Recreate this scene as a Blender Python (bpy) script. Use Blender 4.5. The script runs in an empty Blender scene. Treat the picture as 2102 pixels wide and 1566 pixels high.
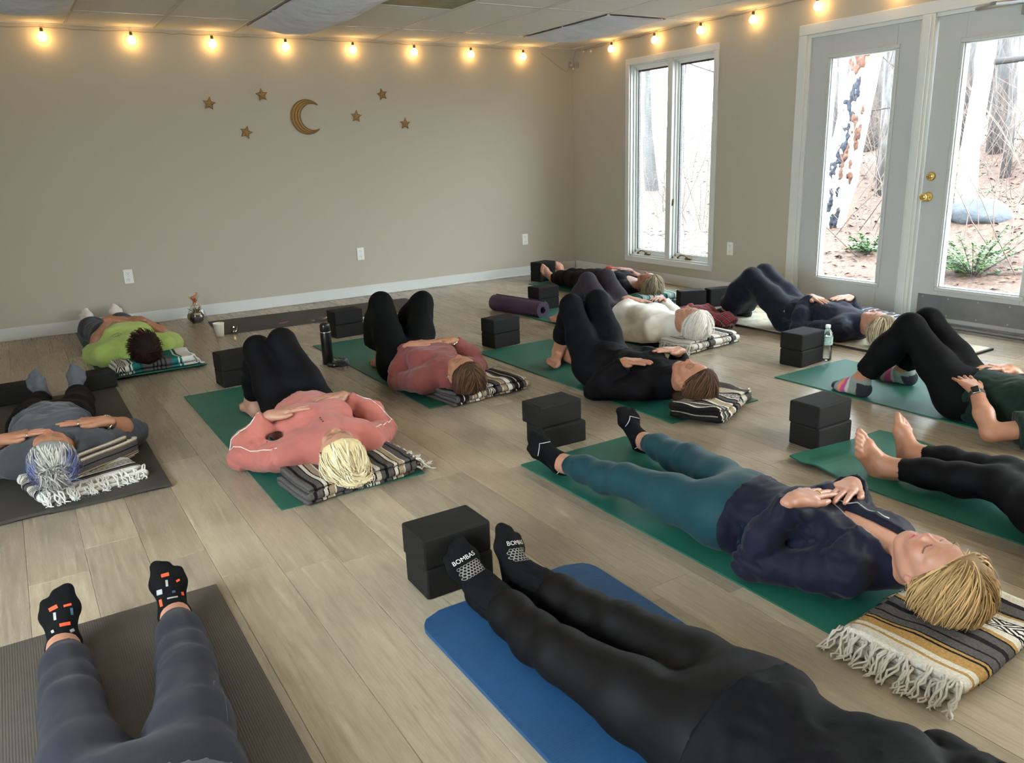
import bpy, bmesh, math, random
import numpy as np
from mathutils import Vector, Matrix
from mathutils.bvhtree import BVHTree

random.seed(7)
rng = np.random.default_rng(7)
C = bpy.context.scene.collection
scene = bpy.context.scene

# ------------------------------------------------------------------ camera
CAM_F, CAM_P, CAM_Y, CAM_R = 1623.35, 0.2750, 0.5549, -0.0363
CAM_POS = (-5.3071, -7.1247, 1.2181)
def cam_axes():
    p, y, r = CAM_P, CAM_Y, CAM_R
    f = Vector((math.sin(y) * math.cos(p), math.cos(y) * math.cos(p), -math.sin(p)))
    rt = Vector((math.cos(y), -math.sin(y), 0))
    up = rt.cross(f)
    return rt * math.cos(r) + up * math.sin(r), up * math.cos(r) - rt * math.sin(r), f
cam_d = bpy.data.cameras.new('camera')
cam = bpy.data.objects.new('camera', cam_d)
C.objects.link(cam)
a, b, c = cam_axes()
m = Matrix((a, b, -c)).transposed().to_4x4()
m.translation = CAM_POS
cam.matrix_world = m
cam_d.sensor_width = 36
cam_d.lens = CAM_F / 2102 * 36
cam_d.clip_start = 0.02
scene.camera = cam

# ------------------------------------------------------------------ world, exposure, window portals
world = bpy.data.worlds.new('overcast_sky')
scene.world = world
world.use_nodes = True
wn = world.node_tree
bg = wn.nodes['Background']
bg.inputs['Color'].default_value = (0.80, 0.91, 1.0, 1)
bg.inputs['Strength'].default_value = 29.0
scene.view_settings.view_transform = 'Standard'
scene.view_settings.look = 'None'
scene.view_settings.exposure = -0.08
scene.view_settings.gamma = 1
scene.view_settings.use_curve_mapping = False
scene.cycles.max_bounces = 7
scene.cycles.diffuse_bounces = 5
scene.cycles.glossy_bounces = 3
scene.cycles.transparent_max_bounces = 12
scene.cycles.sample_clamp_indirect = 6
scene.cycles.caustics_reflective = False
scene.cycles.caustics_refractive = False

def portal(name, loc, rot, sx, sy):
    l = bpy.data.lights.new(name, 'AREA')
    l.shape = 'RECTANGLE'; l.size = sx; l.size_y = sy
    l.cycles.is_portal = True
    o = bpy.data.objects.new(name, l)
    o.location = loc; o.rotation_euler = rot
    C.objects.link(o)
PI = math.pi
portal('sky_portal', (0.16, -1.46, 1.13), (0, PI / 2, 0), 1.8, 1.1)
portal('sky_portal', (0.16, -3.9, 1.03), (0, PI / 2, 0), 1.7, 1.7)
def fill_light(name, loc, rot, sx, sy, radiance, col):
    """daylight put in as an area light at an unseen window to brighten the room"""
    l = bpy.data.lights.new(name, 'AREA'); l.shape = 'RECTANGLE'; l.size = sx; l.size_y = sy
    l.energy = radiance * sx * sy * math.pi; l.color = col
    o = bpy.data.objects.new(name, l); o.location = loc; o.rotation_euler = rot; C.objects.link(o)
fill_light('window_fill_light', (0.12, -7.4, 1.2), (0, PI / 2, 0), 1.7, 1.8, 20, (1.0, .95, .86))  # both area lights are added to brighten the room from out of view
fill_light('window_fill_light', (-7.42, -6.3, 1.35), (0, -PI / 2, 0), 1.5, 2.6, 1.6, (1.0, .84, .62))

# ------------------------------------------------------------------ helpers
def s2l(v):
    v = v / 255.0
    return v / 12.92 if v <= 0.04045 else ((v + 0.055) / 1.055) ** 2.4
def rgb(r, g, b):
    return (s2l(r), s2l(g), s2l(b), 1)

class NT:
    """tiny node-tree builder"""
    def __init__(self, name):
        self.m = bpy.data.materials.new(name); self.m.use_nodes = True
        self.t = self.m.node_tree
        self.p = self.t.nodes['Principled BSDF']
        self.out = self.t.nodes['Material Output']
    def n(self, typ, **kw):
        nd = self.t.nodes.new(typ)
        ins = kw.pop('ins', {})
        for k, v in kw.items(): setattr(nd, k, v)
        for k, v in ins.items():
            if isinstance(v, bpy.types.NodeSocket): self.t.links.new(v, nd.inputs[k])
            else: nd.inputs[k].default_value = v
        return nd
    def l(self, a, b): self.t.links.new(a, b)
    def set(self, **kw):
        for k, v in kw.items():
            k = k.replace('_', ' ')
            if isinstance(v, bpy.types.NodeSocket): self.l(v, self.p.inputs[k])
            else: self.p.inputs[k].default_value = v
    def obj(self): return self.n('ShaderNodeTexCoord').outputs['Object']
    def mapping(self, src, scale=(1, 1, 1), loc=None):
        mp = self.n('ShaderNodeMapping'); self.l(src, mp.inputs['Vector'])
        mp.inputs['Scale'].default_value = scale
        if loc is not None: self.l(loc, mp.inputs['Location'])
        return mp.outputs[0]
    def noise(self, src, scale, detail=3, rough=.55, dist=0):
        nd = self.n('ShaderNodeTexNoise', ins={'Scale': scale, 'Detail': detail, 'Roughness': rough, 'Distortion': dist})
        if src is not None: self.l(src, nd.inputs['Vector'])
        return nd.outputs['Fac']
    def ramp(self, src, stops, interp='LINEAR'):
        nd = self.n('ShaderNodeValToRGB'); cr = nd.color_ramp; cr.interpolation = interp
        while len(cr.elements) < len(stops): cr.elements.new(0.5)
        for e, (p, c) in zip(cr.elements, stops):
            e.position = p; e.color = c if len(c) == 4 else (*c, 1)
        self.l(src, nd.inputs['Fac'])
        return nd.outputs['Color']
    def math(self, op, a, b=None, c=None):
        nd = self.n('ShaderNodeMath', operation=op)
        for i, v in enumerate((a, b, c)):
            if v is None: continue
            if isinstance(v, bpy.types.NodeSocket): self.l(v, nd.inputs[i])
            else: nd.inputs[i].default_value = v
        return nd.outputs[0]
    def mix(self, f, a, b, blend='MIX'):
        nd = self.n('ShaderNodeMix', data_type='RGBA', blend_type=blend)
        for i, v in ((0, f), (6, a), (7, b)):
            if isinstance(v, bpy.types.NodeSocket): self.l(v, nd.inputs[i])
            else: nd.inputs[i].default_value = v
        return nd.outputs[2]
    def bump(self, h, strength=.3, dist=.005):
        nd = self.n('ShaderNodeBump', ins={'Strength': strength, 'Distance': dist})
        self.l(h, nd.inputs['Height']); self.l(nd.outputs[0], self.p.inputs['Normal'])

def mat(name, col, rough=.6, metal=0, bump=0, bscale=200, bdist=.002, var=0, vscale=6, sheen=0, spec=.5, emit=None, estr=0, trans=0, alpha=1, ior=1.45, sss=0):
    t = NT(name)
    t.set(Base_Color=col, Roughness=rough, Metallic=metal)
    t.p.inputs['Specular IOR Level'].default_value = spec
    if sheen:
        t.p.inputs['Sheen Weight'].default_value = sheen
        t.p.inputs['Sheen Roughness'].default_value = .5
    if trans: t.p.inputs['Transmission Weight'].default_value = trans; t.p.inputs['IOR'].default_value = ior
    if alpha < 1: t.p.inputs['Alpha'].default_value = alpha
    if emit: t.p.inputs['Emission Color'].default_value = emit; t.p.inputs['Emission Strength'].default_value = estr
    if sss:
        t.p.inputs['Subsurface Weight'].default_value = sss
        t.p.inputs['Subsurface Radius'].default_value = (.012, .005, .003)
    o = t.obj()
    if var:
        f = t.noise(o, vscale, 4)
        lo = tuple(x * (1 - var) for x in col[:3]) + (1,); hi = tuple(min(1, x * (1 + var)) for x in col[:3]) + (1,)
        t.l(t.ramp(f, [(.3, lo), (.7, hi)]), t.p.inputs['Base Color'])
    if bump: t.bump(t.noise(o, bscale, 2), bump, bdist)
    return t.m

def link(o, parent=None):
    C.objects.link(o)
    if parent is not None: o.parent = parent
    return o
def tag(o, label=None, cat=None, group=None, kind=None):
    if label: o['label'] = label
    if cat: o['category'] = cat
    if group: o['group'] = group
    if kind: o['kind'] = kind
    return o
def thing(name, label, cat, loc=(0, 0, 0), rotz=0, group=None):
    o = bpy.data.objects.new(name, None); o.empty_display_size = .1
    o.location = loc; o.rotation_euler = (0, 0, rotz)
    link(o); return tag(o, label, cat, group)
def setmat(me, m):
    for x in (m if isinstance(m, (list, tuple)) else [m]): me.materials.append(x)
def raw(name, verts, faces, m, parent=None, smooth=True):
    """mesh object from numpy verts and an (n,4) or (n,3) face array"""
    verts = np.asarray(verts, np.float32); faces = np.asarray(faces, np.int32)
    me = bpy.data.meshes.new(name)
    k = faces.shape[1]
    me.vertices.add(len(verts)); me.vertices.foreach_set('co', verts.ravel())
    me.loops.add(faces.size); me.loops.foreach_set('vertex_index', faces.ravel())
    me.polygons.add(len(faces)); me.polygons.foreach_set('loop_start', np.arange(len(faces), dtype=np.int32) * k)
    me.polygons.foreach_set('use_smooth', np.full(len(faces), smooth))
    me.update(calc_edges=True); me.validate()
    setmat(me, m)
    return link(bpy.data.objects.new(name, me), parent)
class MB:
    """collects simple shapes into one bmesh"""
    def __init__(self): self.bm = bmesh.new()
    def box(self, x0, x1, y0, y1, z0, z1, bev=0, seg=2):
        r = bmesh.ops.create_cube(self.bm, size=1)['verts']
        for v in r: v.co = Vector((x0 + (v.co.x + .5) * (x1 - x0), y0 + (v.co.y + .5) * (y1 - y0), z0 + (v.co.z + .5) * (z1 - z0)))
        if bev:
            es = list({e for v in r for e in v.link_edges})
            bmesh.ops.bevel(self.bm, geom=es, offset=bev, segments=seg, profile=.5, affect='EDGES')
        return self
    def tube(self, pts, r, n=8, cap=True, closed=False):
        pts = [Vector(p) for p in pts]; N = len(pts)
        rs = r if isinstance(r, (list, tuple)) else [r] * N
        rings = []; ref = None
        for i, p in enumerate(pts):
            t = (pts[min(i + 1, N - 1)] - pts[max(i - 1, 0)]) if not closed else (pts[(i + 1) % N] - pts[i - 1])
            t.normalize()
            if ref is None: ref = t.orthogonal().normalized()
            u = (ref - t * ref.dot(t)); u = u.normalized() if u.length > 1e-6 else t.orthogonal().normalized()
            ref = u; w = t.cross(u)
            rings.append([self.bm.verts.new(p + (u * math.cos(2 * PI * k / n) + w * math.sin(2 * PI * k / n)) * rs[i]) for k in range(n)])
        for i in range(N if closed else N - 1):
            A, B = rings[i], rings[(i + 1) % N]
            for k in range(n): self.bm.faces.new((A[k], A[(k + 1) % n], B[(k + 1) % n], B[k]))
        if cap and not closed:
            self.bm.faces.new(rings[0][::-1]); self.bm.faces.new(rings[-1])
        return self
    def lathe(self, prof, n=24, c=(0, 0, 0), axis='Z'):
        rings = []
        for r, z in prof:
            ring = []
            for k in range(n):
                q = 2 * PI * k / n; x, y = r * math.cos(q), r * math.sin(q)
                v = (x, y, z) if axis == 'Z' else ((z, x, y) if axis == 'X' else (y, z, x))
                ring.append(self.bm.verts.new((v[0] + c[0], v[1] + c[1], v[2] + c[2])))
            rings.append(ring)
        for A, B in zip(rings, rings[1:]):
            for k in range(n): self.bm.faces.new((A[k], A[(k + 1) % n], B[(k + 1) % n], B[k]))
        self.bm.faces.new(rings[0][::-1]); self.bm.faces.new(rings[-1])
        return self
    def prism(self, poly, z0, z1, axis='Z'):
        def P(x, y, z): return {'Z': (x, y, z), 'X': (z, x, y), 'Y': (x, z, y)}[axis]
        A = [self.bm.verts.new(P(x, y, z0)) for x, y in poly]; B = [self.bm.verts.new(P(x, y, z1)) for x, y in poly]
        n = len(poly)
        self.bm.faces.new(A[::-1]); self.bm.faces.new(B)
        for k in range(n): self.bm.faces.new((A[k], A[(k + 1) % n], B[(k + 1) % n], B[k]))
        return self
    def ball(self, c, r, u=12, v=8):
        rr = r if isinstance(r, (tuple, list)) else (r, r, r)
        q = bmesh.ops.create_uvsphere(self.bm, u_segments=u, v_segments=v, radius=1)['verts']
        for w in q: w.co = Vector((c[0] + w.co.x * rr[0], c[1] + w.co.y * rr[1], c[2] + w.co.z * rr[2]))
        return self
    def mesh(self, name, m, smooth=False):
        bmesh.ops.recalc_face_normals(self.bm, faces=self.bm.faces)
        me = bpy.data.meshes.new(name); self.bm.to_mesh(me); self.bm.free()
        if smooth: me.polygons.foreach_set('use_smooth', np.full(len(me.polygons), True))
        setmat(me, m); return me
    def build(self, name, m, parent=None, smooth=False, loc=None, rot=None):
        o = bpy.data.objects.new(name, self.mesh(name, m, smooth)); link(o, parent)
        if loc: o.location = loc
        if rot: o.rotation_euler = rot
        return o
def inst(name, me, parent=None, loc=(0, 0, 0), rot=(0, 0, 0)):
    o = bpy.data.objects.new(name, me); o.location = loc; o.rotation_euler = rot
    return link(o, parent)
def structure(o): o['kind'] = 'structure'; return o

# ------------------------------------------------------------------ noise and signed-distance modelling
_perm = np.random.default_rng(3).integers(0, 1 << 30, 4096)
def vnoise(p, seed=0):
    """smooth value noise in [-1,1] for an (n,3) array"""
    p = np.asarray(p, np.float64); i = np.floor(p).astype(np.int64); f = p - i
    f = f * f * (3 - 2 * f); out = 0
    for dx in (0, 1):
        wx = f[:, 0] if dx else 1 - f[:, 0]
        for dy in (0, 1):
            wy = f[:, 1] if dy else 1 - f[:, 1]
            for dz in (0, 1):
                wz = f[:, 2] if dz else 1 - f[:, 2]
                h = (i[:, 0] + dx) * 73856093 ^ (i[:, 1] + dy) * 19349663 ^ (i[:, 2] + dz) * 83492791 ^ (seed * 2654435)
                out = out + wx * wy * wz * (_perm[h & 4095] / float(1 << 29) - 1)
    return out

V3 = lambda *a: np.array(a, float)
def nrm(v):
    v = np.asarray(v, float); return v / max(np.linalg.norm(v), 1e-9)
def lerp(a, b, t): return np.asarray(a) * (1 - t) + np.asarray(b) * t
def frame(z, x):
    """rows x,y,z with z kept"""
    z = nrm(z); x = np.asarray(x, float); x = nrm(x - z * (x @ z)); return np.stack([x, np.cross(z, x), z])
def con(a, b, ra, rb, k=.02, up=None, flat=1): return ('c', np.asarray(a, float), np.asarray(b, float), ra, rb, k, up, flat)
def ell(c, r, R=None, k=.02): return ('e', np.asarray(c, float), np.asarray(r, float), np.eye(3) if R is None else R, k)
def prim_bb(p):
    if p[0] == 'c':
        r = max(p[3], p[4]); return np.minimum(p[1], p[2]) - r, np.maximum(p[1], p[2]) + r
    e = np.sqrt(((p[3] * p[2][:, None]) ** 2).sum(0)); return p[1] - e, p[1] + e
def prim_d(p, X):
    if p[0] == 'c':
        _, a, b, ra, rb, k, up, fl = p
        ab = b - a; q = X - a; t = np.clip((q @ ab) / max(ab @ ab, 1e-12), 0, 1)
        v = q - t[..., None] * ab; d2 = (v * v).sum(-1)
        if up is not None: d2 = d2 + (fl * fl - 1) * (v @ up) ** 2
        return np.sqrt(d2) - (ra + (rb - ra) * t)
    _, c, r, R, k = p
    q = (X - c) @ R.T
    k0 = np.sqrt(((q / r) ** 2).sum(-1)); k1 = np.sqrt(((q / (r * r)) ** 2).sum(-1)) + 1e-9
    return k0 * (k0 - 1) / k1
CORN = np.array([(i >> 2 & 1, i >> 1 & 1, i & 1) for i in range(8)])
EDG = [(i, j) for i in range(8) for j in range(i + 1, 8) if bin(i ^ j).count('1') == 1]
def sdf_mesh(prims, h, cuts=(), subs=(), disp=None, pad=.012):
    """surface-nets mesh of a smooth union of prims, minus cuts (point, normal: keep the negative side) and subs"""
    bbs = [prim_bb(p) for p in prims]
    lo = np.min([b[0] for b in bbs], 0) - pad - 2 * h; hi = np.max([b[1] for b in bbs], 0) + pad + 2 * h
    n = np.ceil((hi - lo) / h).astype(int) + 1
    ax = [lo[i] + h * np.arange(n[i]) for i in range(3)]
    D = np.full(n, .2, np.float32)
    for group, sign in ((prims, 1), (subs, -1)):
        for p in group:
            k = p[5] if p[0] == 'c' else p[4]; bl, bh = prim_bb(p); mg = k + .012 + 2 * h
            i0 = np.clip(((bl - mg - lo) / h).astype(int), 0, n); i1 = np.clip(((bh + mg - lo) / h).astype(int) + 2, 0, n)
            if (i1 <= i0).any(): continue
            sl = tuple(slice(i0[q], i1[q]) for q in range(3))
            X = np.stack(np.meshgrid(ax[0][sl[0]], ax[1][sl[1]], ax[2][sl[2]], indexing='ij'), -1)
            d = prim_d(p, X).astype(np.float32); A = D[sl]
            if sign < 0:
                A = -A; hh = np.maximum(k - np.abs(A - d), 0) / k; D[sl] = -(np.minimum(A, d) - hh * hh * k * .25)
            else:
                hh = np.maximum(k - np.abs(A - d), 0) / k; D[sl] = np.minimum(A, d) - hh * hh * k * .25
    if disp is not None:
        band = np.nonzero(np.abs(D) < .03)
        P = np.stack([ax[q][band[q]] for q in range(3)], -1)
        D[band] -= disp(P).astype(np.float32)
    for pt, nn in cuts:
        nn = nrm(nn); s = (ax[0][:, None, None] - pt[0]) * nn[0] + (ax[1][None, :, None] - pt[1]) * nn[1] + (ax[2][None, None, :] - pt[2]) * nn[2]
        D = np.maximum(D, s.astype(np.float32))
    S = D < 0
    c = np.zeros(n - 1, np.int8)
    for dx, dy, dz in CORN: c += S[dx:n[0] - 1 + dx, dy:n[1] - 1 + dy, dz:n[2] - 1 + dz]
    act = np.argwhere((c > 0) & (c < 8))
    vals = np.stack([D[tuple((act + k).T)] for k in CORN], -1)
    pos = np.zeros((len(act), 3)); cnt = np.zeros(len(act))
    for i, j in EDG:
        vi, vj = vals[:, i], vals[:, j]; msk = (vi < 0) != (vj < 0)
        t = np.where(msk, vi / np.where(vi == vj, 1, vi - vj), 0)
        pos += np.where(msk[:, None], CORN[i] + (CORN[j] - CORN[i]) * t[:, None], 0); cnt += msk
    verts = lo + (act + pos / np.maximum(cnt, 1)[:, None]) * h
    idx = np.full(n - 1, -1, np.int32); idx[tuple(act.T)] = np.arange(len(act))
    faces = []
    for axis in range(3):
        s0 = [slice(None)] * 3; s1 = [slice(None)] * 3; s0[axis] = slice(0, -1); s1[axis] = slice(1, None)
        A, B = S[tuple(s0)], S[tuple(s1)]
        e = np.argwhere(A != B); fl = A[tuple(e.T)]
        u, w = (axis + 1) % 3, (axis + 2) % 3
        ok = (e[:, u] > 0) & (e[:, w] > 0) & (e[:, u] < n[u] - 1) & (e[:, w] < n[w] - 1)
        e, fl = e[ok], fl[ok]
        du = np.zeros(3, int); du[u] = 1; dw = np.zeros(3, int); dw[w] = 1
        q = np.stack([idx[tuple(x.T)] for x in (e - du - dw, e - dw, e, e - du)], -1)
        q[~fl] = q[~fl][:, ::-1]
        faces.append(q)
    return verts, np.concatenate(faces)
def join(parts):
    vs, fs, k = [], [], 0
    for v, f in parts: vs.append(v); fs.append(f + k); k += len(v)
    return np.concatenate(vs), np.concatenate(fs)
def attr_color(o, cols):
    a = o.data.color_attributes.new('Col', 'FLOAT_COLOR', 'POINT')
    c4 = np.ones((len(cols), 4), np.float32); c4[:, :3] = cols
    a.data.foreach_set('color', c4.ravel())
# ------------------------------------------------------------------ room shell
H = 2.2844
WX0, WY0 = -7.3, -9.4
paint = mat('warm_white_wall_paint', rgb(177, 170, 154), .75, bump=.12, bscale=260, bdist=.001, spec=.25)
trimw = mat('white_trim_paint', rgb(208, 209, 205), .38, bump=.03, bscale=40)
doorw = mat('white_door_paint', rgb(182, 183, 181), .42, bump=.05, bscale=120, bdist=.001)
sashw = mat('white_sash_paint', rgb(224, 226, 222), .35)

def plank_material():
    t = NT('grey_oak_vinyl_plank')
    info = t.n('ShaderNodeObjectInfo').outputs['Random']
    off = t.n('ShaderNodeCombineXYZ', ins={'X': t.math('MULTIPLY', info, 37.), 'Y': t.math('MULTIPLY', info, 91.), 'Z': t.math('MULTIPLY', info, 17.)}).outputs[0]
    o = t.obj()
    g = t.noise(t.mapping(o, (95, 4.2, 1), off), 1.0, 5, .65)               # fine grain streaks
    cath = t.noise(t.mapping(o, (7.5, .85, 1), off), 1.0, 2, .5, .25)       # cathedral figure
    rings = t.math('SINE', t.math('MULTIPLY', cath, 60))
    rings = t.math('MULTIPLY', t.math('ADD', rings, 1), .5)
    blot = t.noise(t.mapping(o, (5, 2.0, 1), off), 1.0, 3, .6)
    lo, mid, hi = rgb(146, 133, 116), rgb(180, 168, 149), rgb(206, 196, 178)
    c1 = t.ramp(g, [(.2, lo), (.5, mid), (.8, hi)])
    c2 = t.mix(t.math('MULTIPLY', rings, .10), c1, rgb(116, 105, 92))
    tone = t.ramp(info, [(0, rgb(205, 202, 199)), (.35, rgb(232, 228, 222)), (.7, rgb(252, 248, 240)), (1, rgb(222, 216, 208))])
    c3 = t.mix(1.0, c2, tone, 'MULTIPLY')
    c4 = t.mix(t.math('MULTIPLY', t.ramp(blot, [(.46, (0, 0, 0)), (.72, (1, 1, 1))]), .36), c3, rgb(104, 94, 82))
    kn = t.n('ShaderNodeTexVoronoi', ins={'Scale': 1.0, 'Randomness': 1.0}); t.l(t.mapping(o, (6.5, 2.0, 1), off), kn.inputs['Vector'])
    ksp = t.n('ShaderNodeSeparateColor'); t.l(kn.outputs['Color'], ksp.inputs[0])
    kg = t.math('GREATER_THAN', ksp.outputs[0], .86)
    c5 = t.mix(t.math('MULTIPLY', kg, t.math('MULTIPLY', t.ramp(kn.outputs['Distance'], [(.02, (1, 1, 1)), (.16, (0, 0, 0))]), .5)), c4, rgb(84, 72, 60))
    t.l(c5, t.p.inputs['Base Color'])
    t.l(t.ramp(g, [(.3, (.30,) * 3), (.7, (.26,) * 3)]), t.p.inputs['Roughness'])
    t.bump(t.math('ADD', g, t.math('MULTIPLY', rings, .2)), .02, .0006); t.p.inputs['Specular IOR Level'].default_value = .5
    return t.m
plank_m = plank_material()
under = mat('dark_underlay', rgb(92, 84, 74), .7, var=.1)
floor = structure(MB().box(WX0, 0, WY0, 0, -.10, -.006).build('floor', under))
PW, PL = .170, 1.18
me_pl = MB().box(-PW / 2 + .0004, PW / 2 - .0004, -PL / 2 + .0004, PL / 2 - .0004, -.006, 0, .0007, 1).mesh('plank', plank_m)
def cut_plank(x0, x1, y0, y1):
    return MB().box(x0 + .0004, x1 - .0004, y0 + .0004, y1 - .0004, -.006, 0, .0007, 1)
xi = 0; x = 0.0
joint0 = -5.57 - 0.0
pcount = 0
far_m = MB()
while x > WX0 + .01:
    xl = max(x - PW, WX0)
    off = (xi * .37 + (.21 if xi % 2 else .55) + .13 * math.sin(xi * 2.3)) % 1.0 * PL
    y = off - PL
    ys = [0.0]
    yy = -off
    while yy > WY0:
        if ys[-1] - yy > .05: ys.append(yy)
        yy -= PL
    ys.append(WY0)
    for ya, yb in zip(ys, ys[1:]):
        vis = yb > -6.9 and xl > -6.2 and pcount < 292
        if vis and abs((ya - yb) - PL) < 1e-4 and abs((x - xl) - PW) < 1e-4:
            inst('plank', me_pl, floor, ((x + xl) / 2, (ya + yb) / 2, 0)); pcount += 1
        elif vis:
            o = cut_plank(-(x - xl) / 2, (x - xl) / 2, -(ya - yb) / 2, (ya - yb) / 2).build('plank', plank_m, floor)
            o.location = ((x + xl) / 2, (ya + yb) / 2, 0); pcount += 1
        else:
            far_m.box(xl + .0008, x - .0008, yb + .0008, ya - .0008, -.006, 0)
    x -= PW; xi += 1
tag(far_m.build('plank', plank_m, floor), kind='stuff')

# walls (right wall pierced by the window, the door pair and one more window nearer the camera)
structure(MB().box(WX0 - .14, .14, 0, .12, -.1, H + .3).build('wall_back', paint))
WIN = (-2.005, -.915, .228, 2.03)         # y0 y1 z0 z1 of the clear opening
DOR = (-4.90, -2.935, -.1, 2.025)
W2 = (-8.3, -6.5, .35, 2.05)
w = MB()
T = .14
w.box(0, T, WIN[1], 0, -.1, H + .3).box(0, T, WIN[0], WIN[1], -.1, WIN[2]).box(0, T, WIN[0], WIN[1], WIN[3], H + .3)
w.box(0, T, DOR[1], WIN[0], -.1, H + .3).box(0, T, DOR[0], DOR[1], DOR[3], H + .3)
w.box(0, T, W2[1], DOR[0], -.1, H + .3).box(0, T, W2[0], W2[1], -.1, W2[2]).box(0, T, W2[0], W2[1], W2[3], H + .3).box(0, T, WY0, W2[0], -.1, H + .3)
structure(w.build('wall_right', paint))
W3 = (-7.6, -5.0, .6, 2.1)
w = MB().box(WX0 - T, WX0, W3[1], 0, -.1, H + .3).box(WX0 - T, WX0, WY0, W3[0], -.1, H + .3).box(WX0 - T, WX0, W3[0], W3[1], -.1, W3[2]).box(WX0 - T, WX0, W3[0], W3[1], W3[3], H + .3)
structure(w.build('wall_left', paint))
structure(MB().box(WX0 - T, T, WY0 - .12, WY0, -.1, H + .3).build('wall_rear', paint))

def baseboard(name, pts):
    """pts: list of (x0,y0,x1,y1) straight runs along walls; profile 10 cm board with a shoe moulding"""
    m = MB()
    for (x0, x1, y0, y1, ax) in pts:
        if ax == 'x':
            m.box(x0, x1, y0 - .013, y0, 0, .098, .003, 1); m.box(x0, x1, y0 - .024, y0 - .013, 0, .019, .006, 2)
        else:
            s = y1
            m.box(x0 - .013, x0, y0, s, 0, .098, .003, 1); m.box(x0 - .024, x0 - .013, y0, s, 0, .019, .006, 2)
    return structure(m.build(name, trimw))
baseboard('baseboard_back', [(WX0, -.013, 0, 0, 'x')])
baseboard('baseboard_right', [(0, 0, -2.865, -.024, 'y'), (0, 0, WY0, -4.97, 'y')])

# ceiling with lay-in tiles on a T-bar grid
tile_m = mat('mineral_fibre_ceiling_tile', rgb(222, 219, 212), .9, bump=.5, bscale=330, bdist=.003, spec=.1)
bar_m = mat('white_ceiling_grid', rgb(196, 193, 186), .5)
ceil = structure(MB().box(WX0, 0, WY0, 0, H + .03, H + .12).build('ceiling', tile_m))
XL = [0.0] + [-.4128 - .6096 * k for k in range(12)]
XL = [v for v in XL if v > WX0] + [WX0]
YL = [0.0, -.61] + [-.61 - 1.2192 * k for k in range(1, 8)]
YL = [v for v in YL if v > WY0] + [WY0]
PANEL = (-2.851, -2.2416)                 # column with the olive panel: its rows are shifted
PY = [0, -.61, -1.53, -2.75]
bars = MB()
olive = mat('olive_printed_panel', rgb(128, 126, 92), .5, var=.25, vscale=9)
for xa, xb in zip(XL, XL[1:]):
    col = abs(xa - PANEL[1]) < .02
    rows = PY + [v for v in YL if v < -2.9] if col else YL
    for i, (ya, yb) in enumerate(zip(rows, rows[1:])):
        ol = col and abs(ya + 1.53) < .01
        o = MB().box(xb + .009, xa - .009, yb + .009, ya - .009, H + .004, H + .02).build('ceiling_tile', olive if ol else tile_m, ceil)
        if ol: o['label'] = 'olive patterned panel in place of a white tile'
        if i: inst('grid_bar', MB().box(xb, xa, ya - .012, ya + .012, H, H + .02).mesh('grid_bar', bar_m), ceil)
for xa in XL[1:-1]:
    inst('grid_bar', MB().box(xa - .012, xa + .012, WY0, 0, H - .001, H + .02).mesh('grid_bar', bar_m), ceil)
structure(MB().box(WX0, 0, -.022, 0, H - .004, H + .012).build('trim_1', bar_m))
structure(MB().box(-.022, 0, WY0, 0, H - .004, H + .012).build('trim_2', bar_m))

# ------------------------------------------------------------------ window with two casement sashes
glass_m = NT('window_glass')
tr = glass_m.n('ShaderNodeBsdfTransparent', ins={'Color': (.96, .98, .98, 1)}); gl = glass_m.n('ShaderNodeBsdfGlossy', ins={'Roughness': .02})
fr = glass_m.n('ShaderNodeFresnel', ins={'IOR': 1.45}); mx = glass_m.n('ShaderNodeMixShader')
bk = glass_m.n('ShaderNodeNewGeometry').outputs['Backfacing']
glass_m.l(glass_m.math('MULTIPLY', fr.outputs[0], glass_m.math('SUBTRACT', 1.0, bk)), mx.inputs[0]); glass_m.l(tr.outputs[0], mx.inputs[1]); glass_m.l(gl.outputs[0], mx.inputs[2]); glass_m.l(mx.outputs[0], glass_m.out.inputs['Surface'])
glass_m = glass_m.m
brass_d = mat('aged_brass', rgb(110, 88, 52), .35, 1)
brass = mat('polished_brass', rgb(226, 196, 120), .14, 1)
dark_br = mat('dark_bronze_weatherstrip', rgb(52, 40, 36), .5)
screen_m = mat('insect_screen_wire', rgb(196, 200, 200), .5)
y0, y1, z0, z1 = WIN
win = structure(bpy.data.objects.new('window_1', None)); link(win)
cw = .052
MB().box(-.018, .0, y0 - cw, y1 + cw, z1, z1 + .058, .004, 2).box(-.018, .0, y0 - cw, y1 + cw, z0 - .054, z0, .004, 2) \
    .box(-.018, .0, y1, y1 + cw, z0, z1, .004, 2).box(-.018, .0, y0 - cw, y0, z0, z1, .004, 2).build('casing', trimw, win)
MB().box(0, T, y1 - .012, y1, z0, z1).box(0, T, y0, y0 + .012, z0, z1).box(0, T, y0, y1, z1 - .014, z1).box(0, T, y0, y1, z0, z0 + .014).build('jamb', trimw, win)
MB().box(-.006, T, -1.50, -1.435, z0, z1, .004, 2).build('mullion', trimw, win)
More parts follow.
